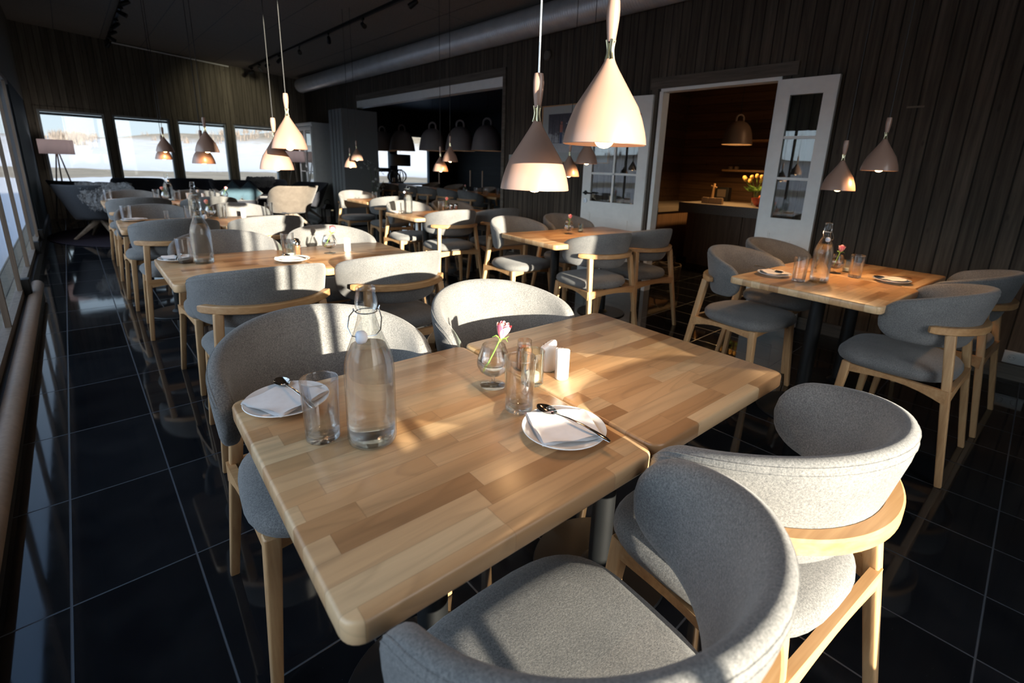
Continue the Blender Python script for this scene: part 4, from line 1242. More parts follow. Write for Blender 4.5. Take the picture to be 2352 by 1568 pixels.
def make_setting():
    p = empty('plate'); p['category'] = 'plate'
    b = MB(); b.lathe([(0,0.0),(0.050,0.0),(0.052,0.002),(0.070,0.0085),(0.0862,0.0150),(0.0876,0.0165),(0.0866,0.0178),(0.070,0.0118),(0.053,0.0060),(0.048,0.0052),(0,0.0050)], (0,0,0), 56)
    obj(b, 'dish', M_PORC, p, ang=60)
    n = empty('napkin'); n['category'] = 'napkin'
    b = MB(); k = 15; rn = random.Random(9)
    def layer(w, d, z0, amp, sx):
        vs = []; fs = []
        for i in range(k):
            for j in range(k):
                u, v = i/(k-1)*2-1, j/(k-1)*2-1
                z = z0 + amp*(sin(u*3.1+sx)*cos(v*2.3+sx*2)*0.5+0.5) + 0.006*max(0, max(abs(u), abs(v))-0.75)*2*(0.4+0.6*sin(u*5+v*4+sx))
                vs.append((w*u*(1+0.02*v), d*v*(1-0.02*u), z))
        for i in range(k-1):
            for j in range(k-1):
                a = i*k+j; fs.append((a, a+k, a+k+1, a+1))
        b.add(vs, fs)
    layer(0.066, 0.060, 0.0150, 0.0010, 0.3); layer(0.065, 0.059, 0.0166, 0.0014, 1.4); layer(0.063, 0.0585, 0.0184, 0.0022, 2.4)
    obj(b, 'folded_sheet', M_NAPK, n, ang=70)
    s = empty('spoon'); s['category'] = 'spoon'
    b = MB()
    nn, kk = 22, 10; vs = []; fs = []
    for i in range(nn+1):
        v = i/nn; x = 0.005 + 0.054*v
        hw = 0.0178*(sin(PI*min(1, (v*0.97+0.03)))**0.55)*(1.0-0.18*(1-v)) if 0 < v < 1 else 0.0025
        dpt = 0.0085*sin(PI*v)**0.8
        for j in range(kk+1):
            u = j/kk*2-1
            vs.append((x, hw*u, -dpt*(1-u*u)+0.0045))
    W_ = kk+1
    for i in range(nn):
        for j in range(kk): a = i*W_+j; fs.append((a, a+W_, a+W_+1, a+1))
    off = len(vs)
    vs2 = [(x, y, z-0.0012) for x, y, z in vs]; fs2 = [(a+off, d+off, c+off, b2+off) for a, b2, c, d in fs]
    b.add(vs + vs2, fs + fs2)
    obj(b, 'bowl', M_STEEL, s, ang=80)
    b = MB(); b.tube([(0.007,0,0.0035),(-0.005,0,0.0045),(-0.03,0,0.0075),(-0.07,0,0.0085),(-0.10,0,0.0065),(-0.125,0,0.0035),(-0.136,0,0.0015)], [0.0022,0.0024,0.0026,0.0032,0.0044,0.0056,0.0030], 10, rx=0.42, up=(0,1,0))
    obj(b, 'handle', M_STEEL, s, ang=70)
    return p, n, s
PL, NA, SP = make_setting()
def setting(x, y, rz, where, spx=0, spy=0, spr=0, tilt=0.0, spoon=True):
    place(PL, (x, y, ZT), 0, 'small white plate ' + where, 'small white side plates')
    place(NA, (x, y, ZT), R(rz), 'folded white paper napkin on the plate ' + where, 'folded napkins on the plates')
    if spoon:
        o = place(SP, (x+spx, y+spy, ZT+0.0225), R(spr), 'polished spoon on the plate ' + where, 'spoons on the plates')
        o.rotation_euler = (0, tilt, R(spr))
setting(0.672, 0.585, -28, 'right of centre on the foreground table', 0.012, 0.030, 92, 0.0)
setting(0.282, 1.062, 22, 'at the left behind the foreground tumbler', 0.014, 0.040, 94, 0.0)
setting(0.810, 2.700, 10, 'in the middle of the second-row table', 0.0, 0.03, 110)
setting(0.350, 3.010, 0, 'at the aisle end of the second-row table', 0.0, 0.0, 80)
setting(0.330, 5.000, 0, 'at the aisle end of the third-row table', spoon=False)
setting(0.340, 7.200, 0, 'at the aisle end of the farthest table', spoon=False)
setting(2.790, 0.955, 40, 'left end of the wall table at the right', 0.02, 0.01, 250)
setting(3.190, 0.490, -30, 'right of the tumbler on the wall table', -0.01, 0.03, 130)
setting(2.600, 4.870, 0, 'sunlit on the table by the wide opening', spoon=False)

# white cut-top shakers
def make_shaker():
    t = empty('salt_shaker'); t['category'] = 'shaker'
    n = 28; r = 0.0215; rings = []
    for q, (sc, top) in enumerate(((0.9, 0), (1.0, 0.003), (1.0, 1), (0.86, 2), (0.4, 3))):
        ring = []
        for j in range(n):
            a = 2*PI*j/n; x, y = r*sc*cos(a), r*0.86*sc*sin(a)
            hh = 0.083 - 0.006*(x/r)
            z = {0:0.0, 1:0.003, 2:hh-0.004, 3:hh-0.0008, 4:hh}[q]
            ring.append((x, y, z))
        rings.append(ring)
    obj(MB().loft(rings, True, True, True), 'shaker_body', M_PORC, t, ang=60)
    b = MB()
    for (x, y) in ((0.004,0.004),(-0.004,0.004),(0,-0.004)): b.cyl((x,y), 0.0011, 0.0825, 0.0836, 8)
    obj(b, 'pour_hole', M_MATTBLACK, t)
    return t
SK = make_shaker()
place(SK, (0.868, 0.775, ZT), R(30), 'white ceramic shaker in full sun, front one of the foreground pair', 'white ceramic shakers')
def make_slant():
    t = empty('pepper_shaker'); t['category'] = 'shaker'
    n = 28; r = 0.0225; rings = []
    for q in range(7):
        ring = []
        for j in range(n):
            a = 2*PI*j/n
            sc = (0.9, 1.0, 1.0, 0.97, 0.86, 0.6, 0.3)[q]
            x, y = r*sc*cos(a), r*0.9*sc*sin(a)
            top = 0.062 + 0.026*(1/(1+math.exp(-(cos(a)*sc)*2.6)))
            z = (0.0, 0.003, top-0.010, top-0.004, top, top+0.003, top+0.004)[q]
            ring.append((x, y, z))
        rings.append(ring)
    obj(MB().loft(rings, True, True, True), 'shaker_body', M_PORC, t, ang=60)
    b = MB()
    for (x, y, z) in ((-0.012,0.002,0.0735),(-0.007,0.006,0.0765),(-0.012,-0.006,0.0735)): b.ball((x,y,z), 0.0012, 8)
    obj(b, 'pour_hole', simple('dark_red_speck', (0.12,0.03,0.02), 0.5), t)
    return t
SL = make_slant()
place(SL, (0.876, 0.835, ZT), R(-50), 'white ceramic pepper shaker with slanted pierced top, rear one of the foreground pair', 'white ceramic shakers')
place(SK, (1.170, 2.840, ZT), R(30), 'white shaker right of the rose glass on the second-row table', 'white ceramic shakers')
place(SK, (1.110, 4.980, ZT), R(30), 'sunlit white shaker on the third-row table', 'white ceramic shakers', 1.0)
place(SK, (1.170, 7.100, ZT), R(10), 'white shaker at the inner end of the farthest table', 'white ceramic shakers')

def make_jar(mat_fill, lid=False):
    t = empty('spice_jar'); t['category'] = 'jar'
    b = MB(); b.lathe([(0,0),(0.0205,0),(0.0225,0.003),(0.0225,0.056),(0.0205,0.062),(0.0190,0.066),(0.0200,0.068),(0.0200,0.070),(0.0190,0.071),(0.0195,0.082),(0.0185,0.083),(0.0178,0.071),(0.0176,0.066),(0.0205,0.058),(0.0205,0.004),(0,0.003)], (0,0,0), 32)
    obj(b, 'glass_body', M_TUMB, t, ang=50)
    b = MB(); b.lathe([(0,0.004),(0.0195,0.0045),(0.0195,0.055),(0.0165,0.063),(0,0.064)], (0,0,0), 28)
    obj(b, 'contents', mat_fill, t, ang=50)
    if lid:
        b = MB(); b.lathe([(0.0205,0.060),(0.0205,0.078),(0.016,0.084),(0.006,0.088),(0,0.088)], (0,0,0), 28)
        obj(b, 'metal_lid', M_STEEL, t, ang=50)
    return t
J1 = make_jar(M_SNOWJ); J1.location = (0.830, 0.880, ZT)
tag(J1, 'small open glass jar of brown spice behind the foreground tumbler', 'jar', 'spice jars on the tables')
J2 = make_jar(M_SNOWJ, True)
place(J2, (0.885, 2.850, ZT), 0, 'small lidded spice jar beside the tumbler on the second-row table', 'spice jars on the tables')
place(J2, (0.905, 2.930, ZT), 0, 'pale lidded jar half hidden behind the spice jar on the second-row table', 'spice jars on the tables')
place(J2, (3.265, 4.815, ZT), 0, 'dark little jar right of the small rose by the wide opening', 'spice jars on the tables')
place(J2, (3.345, 4.835, ZT), 0, 'glass jar with bright lid, rightmost on the table by the wide opening', 'spice jars on the tables')
def make_votive():
    t = empty('votive_glass'); t['category'] = 'candle glass'
    b = MB(); b.lathe([(0,0),(0.026,0),(0.0285,0.003),(0.0300,0.088),(0.0290,0.089),(0.0278,0.086),(0.0265,0.012),(0,0.009)], (0,0,0), 36)
    obj(b, 'glass_body', M_GREENG, t, ang=60)
    b = MB(); b.cyl((0,0), 0.0185, 0.010, 0.028, 28, bev=0.001)
    tl = obj(b, 'tealight', M_WAX, t)
    b = MB(); b.cyl((0,0), 0.0165, 0.0275, 0.0285, 24)
    obj(b, 'wax', M_SALT, tl)
    return t
VO = make_votive()
place(VO, (0.785, 0.800, ZT), 0, 'green-tinted votive glass with a tealight behind the foreground tumbler', 'votive glasses with tealights')
place(VO, (0.835, 2.800, ZT), 0, 'votive glass with tealight before the tumbler on the second-row table', 'votive glasses with tealights', 0.9)
place(VO, (3.300, 0.730, ZT), 0, 'dim votive glass behind the tumbler on the wall table', 'votive glasses with tealights', 0.8)
place(VO, (3.230, 2.760, ZT), 0, 'votive glass with white tealight on the table before the glazed door', 'votive glasses with tealights', 0.8)
pm = MB(); pm.cyl((0,0), 0.014, 0, 0.05, 20, bev=0.003); pm.ball((0,0,0.058), 0.012, 14)
o = obj(pm, 'pepper_mill', M_MATTBLACK); o.location = (3.262, 2.795, ZT)
tag(o, 'small black pepper mill behind the votive glass before the glazed door', 'mill')
cu = MB(); cu.lathe([(0,0),(0.028,0),(0.036,0.085),(0.034,0.085),(0.026,0.004),(0,0.004)], (0,0,0), 28)
o = obj(cu, 'paper_cup', M_PORC, ang=60); o.location = (1.040, 7.20, ZT)
tag(o, 'plain pale cup standing right of the bottle on the farthest table', 'cup')

# ================================================================= LOUNGE CORNER
rg = MB(); rg.lathe([(0,0.0),(1.72,0.0),(1.74,0.006),(1.735,0.012),(0,0.014)], (0,0,0), 96)
o = obj(rg, 'round_rug', M_RUG, ang=40); o.location = (1.36, 10.05, 0.0005)
tag(o, 'large round dark grey rug under the lounge chairs', 'rug')
def make_armchair(outer, inner, name='lounge_armchair'):
    t = empty(name); t['category'] = 'armchair'
    # wide winged shell
    ns, nc = 41, 16; rings = []
    for i in range(ns):
        s = -1 + 2*i/(ns-1); a = abs(s); th = s*2.0
        zt = 0.80 - 0.30*(max(0, a-0.42)/0.58)**1.25; zb = 0.30 - 0.02*a
        cx, cy = 0.36*sin(th), 0.02 - 0.33*cos(th)
        if a > 0.8: cy += (a-0.8)*0.5
        nx, ny = sin(th)*0.33, -cos(th)*0.36; l = math.hypot(nx, ny); nx /= l; ny /= l
        ring = []
        for j in range(nc):
            g = 2*PI*j/nc; cg, sg = cos(g), sin(g)
            ex = math.copysign(abs(cg)**0.7, cg); ez = math.copysign(abs(sg)**0.35, sg)
            z = (zt+zb)/2 + (zt-zb)/2*ez
            off = ex*0.021 + 0.20*((z-0.30)/0.5)*(0.5+0.5*cos(th)) + 0.05*((z-0.3)/0.5) - 0.06
            ring.append((cx+nx*off, cy+ny*off, z))
        rings.append(ring)
    obj(MB().loft(rings, True, True, True), 'shell_back', outer, t, ang=60)
    def plan(ins, z):
        out = []
        for i in range(28):
            g = 2*PI*i/28; cg, sg = cos(g), sin(g)
            out.append(((0.30-ins)*math.copysign(abs(cg)**0.6, cg), 0.07+(0.30-ins)*math.copysign(abs(sg)**0.6, sg), z))
        return out
    obj(MB().loft([plan(0.05,0.28), plan(0.01,0.29), plan(0,0.32), plan(0,0.38), plan(0.02,0.41), plan(0.08,0.42)], True, True, True), 'seat', inner, t, ang=60)
    for k, a in enumerate((45, 135, 225, 315)):
        ca_, sa_ = cos(R(a)), sin(R(a))
        b = MB().bar((0.03*ca_, 0.03*sa_, 0.275), (0.36*ca_, 0.36*sa_, 0.0), 0.034, 0.016, 0.3, (0,0,1))
        obj(b, 'leg', M_DARKLEG, t)
    return t
AC = make_armchair(M_FABG, M_FABD)
AG = 'lounge armchairs round the rug'
place(AC, (3.02, 9.85, 0), R(12), 'big beige-grey lounge armchair with its back in full sun, right of the rug', AG)
AD = make_armchair(M_FABD, M_FABD, 'lounge_armchair')
AL = make_armchair(simple('slate_felt', (0.04,0.047,0.058), 0.9, 0, 0.3, 200, 0.2), M_FABD, 'lounge_armchair')
place(AL, (0.20, 11.30, 0), R(-50), 'slate lounge armchair farthest left, beside the blue blind', AG)
place(AL, (0.26, 9.72, 0.013), R(-25), 'slate lounge armchair with a grey sheepskin, front left of the rug', AG)
place(AD, (0.98, 12.10, 0), R(180), 'black lounge armchair under the second window from the left', AG)
place(AD, (1.86, 12.15, 0), R(180), 'dark blue lounge armchair in the middle under the windows', AG)
place(AD, (2.50, 11.50, 0), R(190), 'black lounge armchair with blue cushions under the third window', AG)
place(AD, (3.28, 12.25, 0), R(170), 'black lounge armchair with a pale sheepskin under the right window', AG)
place(AD, (3.62, 10.90, 0), R(120), 'black lounge armchair before the white cabinet', AG)
def pelt(loc, rz, label, w=0.42, h=0.55, col=None, tilt=0.35):
    mb = MB(); rn = random.Random(int(loc[0]*100)); nu, nv = 22, 26
    vs = []; fs = []
    for i in range(nv):
        v = i/(nv-1)
        for j in range(nu):
            u = j/(nu-1)*2-1
            edge = 1 + 0.10*sin(v*17+u*2)+0.05*rn.uniform(-1,1)
            x = w/2*u*edge*(0.82+0.3*sin(PI*v))
            # hangs over a back edge: front part down one side, rear part down the other
            s = (v-0.5)*h
            if s < 0: y, z = -0.035 + 0.25*s*0.3, 0.0 + s*0.95
            else: y, z = 0.035 + 0.1*s, -s*0.9
            if abs(s) < 0.04: z = 0.03 - abs(s)*0.8
            k = rn.uniform(-0.012, 0.014)
            vs.append((x, y+k, z+rn.uniform(-0.010, 0.014)))
    for i in range(nv-1):
        for j in range(nu-1): a = i*nu+j; fs.append((a, a+1, a+nu+1, a+nu))
    mb.add(vs, fs)
    # tufts
    for q in range(900):
        p = Vector(vs[rn.randrange(len(vs))]); d = Vector((rn.uniform(-.5,.5), -1 if p.y < 0 else 1, rn.uniform(-.8,.5))).normalized()
        l = rn.uniform(0.02, 0.045); sd_ = Vector((rn.uniform(-1,1), 0, rn.uniform(-1,1))).normalized()*0.006
        mb.add([tuple(p-sd_), tuple(p+sd_), tuple(p+d*l+Vector((0,0,-l*0.5)))], [(0,1,2)])
    o = obj(mb, 'sheepskin', col or M_SHEEP); o.location = loc; o.rotation_euler = (0,0,R(rz))
    tag(o, label, 'sheepskin', 'sheepskins on the lounge chairs')
pelt((0.36, 9.25, 0.83), -12, 'dark grey shaggy sheepskin over the front left slate armchair', 0.55, 0.75)
pelt((3.24, 12.52, 0.83), 0, 'pale blue-grey sheepskin over the armchair under the right window', 0.50, 0.45)
def cushion(loc, rx, rz, label):
    b = MB(); n = 13; vs = []; fs = []
    for sgn in (1, -1):
        for i in range(n):
            for j in range(n):
                u, v = i/(n-1)*2-1, j/(n-1)*2-1
                t_ = 0.05*((1-u**4)*(1-v**4))**0.5
                vs.append((0.19*u*(1-0.06*(1-v*v)), sgn*t_, 0.19*v*(1-0.06*(1-u*u))))
    for q in range(2):
        for i in range(n-1):
            for j in range(n-1):
                a = q*n*n+i*n+j; fs.append((a, a+1, a+n+1, a+n))
    b.add(vs, fs); o = obj(b, 'cushion', M_BLUE, ang=70); o.location = loc; o.rotation_euler = (rx, R(45), R(rz))
    tag(o, label, 'cushion', 'blue cushions on the lounge chairs')
cushion((2.38, 11.30, 0.56), 0.25, 0, 'dark teal cushion standing on its corner, left one under the third window')
cushion((2.66, 11.28, 0.56), 0.25, 10, 'dark teal cushion standing on its corner, right one under the third window')

def make_floor_lamp():
    t = empty('floor_lamp'); t['category'] = 'floor lamp'
    b = MB(); b.lathe([(0.215,1.21),(0.235,1.21),(0.235,1.455),(0.2325,1.455),(0.2325,1.2125),(0.215,1.2125)], (0,0,0), 48)
    obj(b, 'lamp_shade', M_SHADE, t, ang=40)
    for k in range(3):
        a = 2*PI*k/3 + 0.4
        obj(MB().tube([(0.02*cos(a), 0.02*sin(a), 1.24), (0.24*cos(a), 0.24*sin(a), 0.0)], [0.010, 0.014], 8), 'leg', M_DARKLEG, t)
    b = MB(); b.cyl((0,0), 0.03, 1.215, 1.25, 16); b.cyl((0,0), 0.012, 1.25, 1.33, 12)
    for k in range(3):
        a = 2*PI*k/3; b.tube([(0,0,1.33), (0.233*cos(a), 0.233*sin(a), 1.33)], 0.002, 6)
    obj(b, 'lamp_fitting', M_BLACK, t)
    return t
FLP = make_floor_lamp(); FG = 'tripod floor lamps in the lounge corner'
place(FLP, (-0.10, 12.25, 0), 0, 'tripod floor lamp with pale drum shade in the left far corner by the window', FG)
place(FLP, (3.86, 12.15, 0), 0.3, 'tripod floor lamp with pink drum shade between right window and white cabinet', FG)

for o_ in [q for q in C.objects if q.name.startswith('floor_lamp') and q.type == 'EMPTY']:  # soft fill added inside the shades to brighten their cloth
    ld = bpy.data.lights.new('shade_fill', 'POINT'); ld.energy = 3.0; ld.color = (1.0, 0.90, 0.88); ld.shadow_soft_size = 0.05
    lo = bpy.data.objects.new('shade_fill', ld); link(lo, o_); lo.location = (0,0,1.38)
# white glazed cabinet in the far right corner
cb = empty('glass_cabinet', (4.09, 11.45, 0)); tag(cb, 'tall white cabinet with glass door in the far corner by the folding panel', 'cabinet')
w_, d_, h_ = 0.38, 0.95, 2.02   # depth along x, width along y
b = MB(); b.box(0, w_, 0, 0.03, 0.06, h_).box(0, w_, d_-0.03, d_, 0.06, h_).box(w_-0.02, w_, 0.03, d_-0.03, 0.06, h_)
b.box(0.02, w_, 0.01, d_-0.01, 0.0, 0.06); b.box(0, w_-.02, 0.03, d_-0.03, 0.06, 0.09).box(0, w_-.02, 0.03, d_-0.03, h_-0.03, h_)
obj(b, 'body', M_WHITE, cb, smooth=False)
obj(MB().box(-0.03, w_, -0.03, d_+0.03, h_+0.025, h_+0.06).box(-0.015, w_, -0.015, d_+0.015, h_, h_+0.025), 'cornice', M_WHITE, cb, smooth=False)
for z in (0.55, 1.0, 1.45): obj(MB().box(0.03, w_-0.02, 0.03, d_-0.03, z, z+0.02), 'shelf', M_WHITE, cb, smooth=False)
for k in range(2):
    y0 = 0.03 + k*(d_-0.06)/2; y1 = y0 + (d_-0.06)/2 - 0.003
    f = MB(); t_ = 0.055
    f.box(-0.022, 0, y0, y0+t_, 0.09, h_-0.03).box(-0.022, 0, y1-t_, y1, 0.09, h_-0.03).box(-0.022, 0, y0+t_, y1-t_, 0.09, 0.16).box(-0.022, 0, y0+t_, y1-t_, h_-0.1, h_-0.03)
    f.box(-0.018, -0.004, y0+t_, y1-t_, 1.0, 1.02)
    dd = obj(f, 'door', M_WHITE, cb, smooth=False)
    obj(MB().box(-0.013, -0.010, y0+t_, y1-t_, 0.16, h_-0.1), 'door_glass', M_GLASS, dd, smooth=False)
    obj(MB().tube([(-0.03, (y1-0.02 if k == 0 else y0+0.02), 1.0), (-0.03, (y1-0.02 if k == 0 else y0+0.02), 1.1)], 0.006, 8), 'knob', M_BLACK, dd)

# folding panel stack in the wide opening
fp = MB()
for i in range(8):
    y0 = 9.48 + i*0.082
    fp.box(3.94 + (0.012 if i % 2 else 0), 4.66, y0, y0+0.079, 0.02, 2.24)
panel = obj(fp, 'folding_partition', M_PANEL, smooth=False)
tag(panel, 'stack of folded grey partition panels standing at the far side of the wide opening', 'partition')
# black lantern on the floor
ln = MB(); ln.box(-0.11, 0.11, -0.11, 0.11, 0, 0.02); ln.box(-0.10, 0.10, -0.10, 0.10, 0.30, 0.32)
for sx in (-1, 1):
    for sy in (-1, 1): ln.box(sx*0.095-0.008, sx*0.095+0.008, sy*0.095-0.008, sy*0.095+0.008, 0.02, 0.30)
ln.loft([[(-.1,-.1,.32),(.1,-.1,.32),(.1,.1,.32),(-.1,.1,.32)], [(-.04,-.04,.40),(.04,-.04,.40),(.04,.04,.40),(-.04,.04,.40)]], True, True, True)
lt = empty('lantern', (3.82, 10.15, 0)); tag(lt, 'black metal floor lantern standing left of the folding panels', 'lantern')
obj(ln, 'lantern_frame', M_BLACK, lt, smooth=False)
b = MB()
for s in (-1, 1): b.box(s*0.092-0.001, s*0.092+0.001, -0.086, 0.086, 0.02, 0.30)
obj(b, 'glass_pane', M_GLASS, lt, smooth=False)
obj(MB().tube([(-0.05,0,0.40)] + [(0.06*cos(PI-a*PI/8), 0, 0.42+0.07*sin(a*PI/8)) for a in range(9)] + [(0.05,0,0.40)], 0.006, 8), 'handle', M_BLACK, lt)
obj(MB().cyl((0,0), 0.035, 0.02, 0.15, 20, bev=0.003), 'candle', M_CANDLE, lt)

# white orchid in front of the panel
orc = empty('potted_orchid', (4.40, 9.20, 0)); tag(orc, 'tall plant with drooping white flower heads in front of the folding panels', 'plant')
obj(MB().lathe([(0,0),(0.11,0),(0.14,0.34),(0.13,0.34),(0.10,0.04),(0,0.04)], (0,0,0), 28), 'pot', M_BLACK, orc)
b = MB(); tips = [(-0.10, 0.02, 1.22), (0.10, 0.05, 1.12), (0.05, -0.08, 0.86), (0.14, 0.0, 0.80)]
for (x, y, z) in tips: b.tube([(0,0,0.06), (x*0.15, y*0.2, z*0.55), (x*0.6, y*0.6, z*0.95), (x, y, z)], 0.005, 7)
obj(b, 'stem', M_PINKP, orc)
rn = random.Random(4); b = MB()
for (x, y, z) in tips:
    for q in range(16):
        c = Vector((x+rn.gauss(0,.055), y+rn.gauss(0,.04), z+rn.gauss(0,.045)))
        n_ = Vector((rn.uniform(-1,1), rn.uniform(-1,.2), rn.uniform(-.5,1))).normalized(); u = n_.orthogonal().normalized(); v = n_.cross(u)
        for k in range(5):
            a = k*1.256; d = u*cos(a)+v*sin(a); e_ = n_.cross(d)
            b.add([tuple(c), tuple(c+d*0.018+e_*0.010+n_*0.004), tuple(c+d*0.030), tuple(c+d*0.018-e_*0.010+n_*0.004)], [(0,1,2,3)])
obj(b, 'blossoms', M_ORCH, orc)

# ================================================================= LOUNGE ROOM (through the wide opening)
def make_bell(D, mat, matin, name):
    t = empty(name); t['category'] = 'bell lamp'
    Rr = D/2
    pr = [(1.0,0.0),(0.975,0.12),(0.93,0.30),(0.87,0.48),(0.80,0.62),(0.68,0.76),(0.50,0.88),(0.28,0.955),(0.0,0.98)]
    H = D*0.80
    b = MB(); b.lathe([(0,0.965*H),(0.27*Rr,0.94*H),(0.48*Rr,0.865*H),(0.66*Rr,0.745*H),(0.775*Rr,0.61*H),(0.85*Rr,0.47*H),(0.91*Rr,0.29*H),(0.955*Rr,0.12*H),(0.98*Rr,0.0)] + [(a*Rr, z*H) for a, z in pr], (0,0,0), 48)
    sh = obj(b, 'lamp_shade', mat, t, ang=60)
    b = MB(); ang = [(-0.13*D, 0.93*H)] + [(0.13*D*cos(PI-a*PI/10), 1.06*H+0.13*D*sin(a*PI/10)) for a in range(11)] + [(0.13*D, 0.93*H)]
    b.tube([(0, y, z) for y, z in ang], 0.032*D, 10)
    obj(b, 'loop_handle', mat, t)
    b = MB(); b.ball((0,0,0.28*H), 0.035, 14)
    obj(b, 'bulb', M_BULB, t)
    return t
def hang(lamp, h):
    obj(MB().tube([(0,0,lamp['ht']), (0,0,h)], 0.003, 6), 'cord', M_CORDB, lamp)
BL = make_bell(0.60, M_BELL, M_PINKIN, 'bell_lamp')
bellkids = list(BL.children); fb_ = True
bl_pos = [(7.50, 'nearest the right edge of the wide opening'), (8.38, 'second from the right in the wide opening'), (9.41, 'middle one of the row through the wide opening'), (10.75, 'fourth from the right, dark, in the wide opening'), (11.75, 'farthest, half hidden by the folding panels')]
for (y, lb) in bl_pos:
    if fb_: o = BL; fb_ = False
    else:
        o = BL.copy(); C.objects.link(o)
        for ch in bellkids:
            c = ch.copy(); C.objects.link(c); c.parent = o
    o.location = (5.9, y, 1.56); o['label'] = 'large grey bell lamp with loop handle, ' + lb; o['group'] = 'row of bell lamps over the long table'
    o.rotation_euler = (0, 0, 0.6)
    o['ht'] = 0.60
    hang(o, 2.75-1.56)
    del o['ht']
    lamp_light(o, 0.10, 1.1, 0.04, (1.0, 0.55, 0.2))
dl_ = empty('drum_lamp', (6.62, 12.2, 1.20)); tag(dl_, 'hanging grey drum lamp before the lounge window', 'pendant lamp')
obj(MB().lathe([(0.27,0),(0.275,0),(0.275,0.30),(0.27,0.30)], (0,0,0), 44).lathe([(0.0,0.297),(0.27,0.297),(0.27,0.3),(0,0.3)], (0,0,0), 44), 'lamp_shade', simple('grey_drum_cloth', (0.03,0.035,0.04), 0.8), dl_, ang=40)
obj(MB().tube([(0,0,0.29), (0,0,1.55)], 0.004, 6), 'cord', M_CORDB, dl_)
# long table and its chairs
lt_ = empty('long_dining_table', (5.95, 9.35, 0)); tag(lt_, 'long wooden table under the bell lamps in the dark room beyond the opening', 'table')
o = obj(MB().rbox(-0.42, 0.42, -2.6, 2.6, 0.70, 0.74, 0.03, 0.006), 'tabletop', M_ASHX, lt_)
for y in (-2.3, 0, 2.3):
    for x in (-0.32, 0.32): obj(MB().bar((x, y, 0), (x, y, 0.70), 0.03, 0.03, 0.2), 'leg', M_DARKLEG, lt_)
for i, y in enumerate((7.25, 7.95, 8.7, 9.45, 10.2, 10.95)):
    chair(5.35, y, -90, 'dark blue-grey chair on the near side of the long table, %s from the opening edge' % ordw[i])
for i, y in enumerate((7.6, 8.4, 9.6, 10.6)):
    chair(6.55, y, 90, 'dim chair on the far side of the long table, %s from the opening edge' % ordw[i])
side = empty('side_table', (6.9, 12.3, 0)); tag(side, 'low pale table under the lounge window carrying round black lanterns', 'table')
obj(MB().rbox(-0.85, 0.85, -0.3, 0.3, 0.70, 0.74, 0.03, 0.005), 'tabletop', simple('pale_blue_table', (0.25,0.27,0.33), 0.4), side)
for x in (-0.75, 0.75):
    for y in (-0.22, 0.22): obj(MB().bar((x, y, 0), (x, y, 0.70), 0.025, 0.025, 0.2), 'leg', M_BLACK, side)
def globe(x, y, r, label):
    t = empty('globe_lantern', (x, y, 0.741)); tag(t, label, 'lantern', 'round black lanterns on the window table')
    b = MB()
    for k in range(6):
        a = PI*k/6
        b.tube([(r*cos(a)*sin(g*PI/16), r*sin(a)*sin(g*PI/16), r - r*cos(g*PI/16)*0.98 + 0.012) for g in range(0, 33)], 0.010, 6, caps=False)
    b.cyl((0,0), r*0.55, 0, 0.02, 24); b.cyl((0,0), r*0.35, 2*r-0.005, 2*r+0.03, 20)
    obj(b, 'lantern_frame', M_MATTBLACK, t)
    obj(MB().cyl((0,0), 0.035, 0.02, 0.14, 16, bev=0.003), 'candle', M_CANDLE, t)
globe(6.42, 12.22, 0.16, 'round black strap lantern, left of the two on the window table')
globe(6.68, 12.34, 0.17, 'round black strap lantern, right of the two on the window table')
for i, (y, lb) in enumerate(((7.7, 'tall thin candle, rightmost on the long table'), (8.1, 'tall thin candle, second from the right on the long table'), (9.25, 'tall thin candle, left of the orange pendant on the long table'))):
    t = empty('candlestick', (5.95, y, 0.741)); tag(t, lb, 'candle', 'thin candles on the long table')
    obj(MB().lathe([(0,0),(0.045,0),(0.045,0.008),(0.008,0.016),(0.008,0.10),(0.014,0.11),(0.014,0.125),(0,0.125)], (0,0,0), 20), 'holder', M_BLACK, t)
    obj(MB().cyl((0,0), 0.011, 0.12, 0.44, 14, bev=0.003), 'taper', M_CANDLE, t)
for i, (x, y) in enumerate(((5.70, 7.3), (5.85, 7.45), (5.75, 7.65), (6.05, 7.35), (6.1, 7.75))):
    place(TU, (x, y, ZT), 0, 'dim drinking glass on the long table, %s counting from the opening edge' % ordw[i], 'glasses on the long table')
place(VA, (5.72, 7.95, ZT), 0, 'dim brandy glass with a red rose on the long table', VG)
place(RO, (5.72, 7.95, ZT), 1.0, 'dark red rose on the long table in the dim room', RG)
# blue-framed picture on the lounge east wall
pf2 = empty('framed_picture', (8.90, 9.9, 1.70)); tag(pf2, 'dark blue picture in a grey frame on the far wall of the dim room', 'picture')
obj(MB().box(-0.03, 0, -0.5, 0.5, -0.36, -0.30).box(-0.03, 0, -0.5, 0.5, 0.30, 0.36).box(-0.03, 0, -0.5, -0.44, -0.3, 0.3).box(-0.03, 0, 0.44, 0.5, -0.3, 0.3), 'frame', simple('grey_frame', (0.05,0.06,0.07), 0.5), pf2, smooth=False)
obj(MB().box(-0.01, 0, -0.44, 0.44, -0.3, 0.3), 'print', simple('navy_print', (0.01,0.02,0.05), 0.4), pf2, smooth=False)

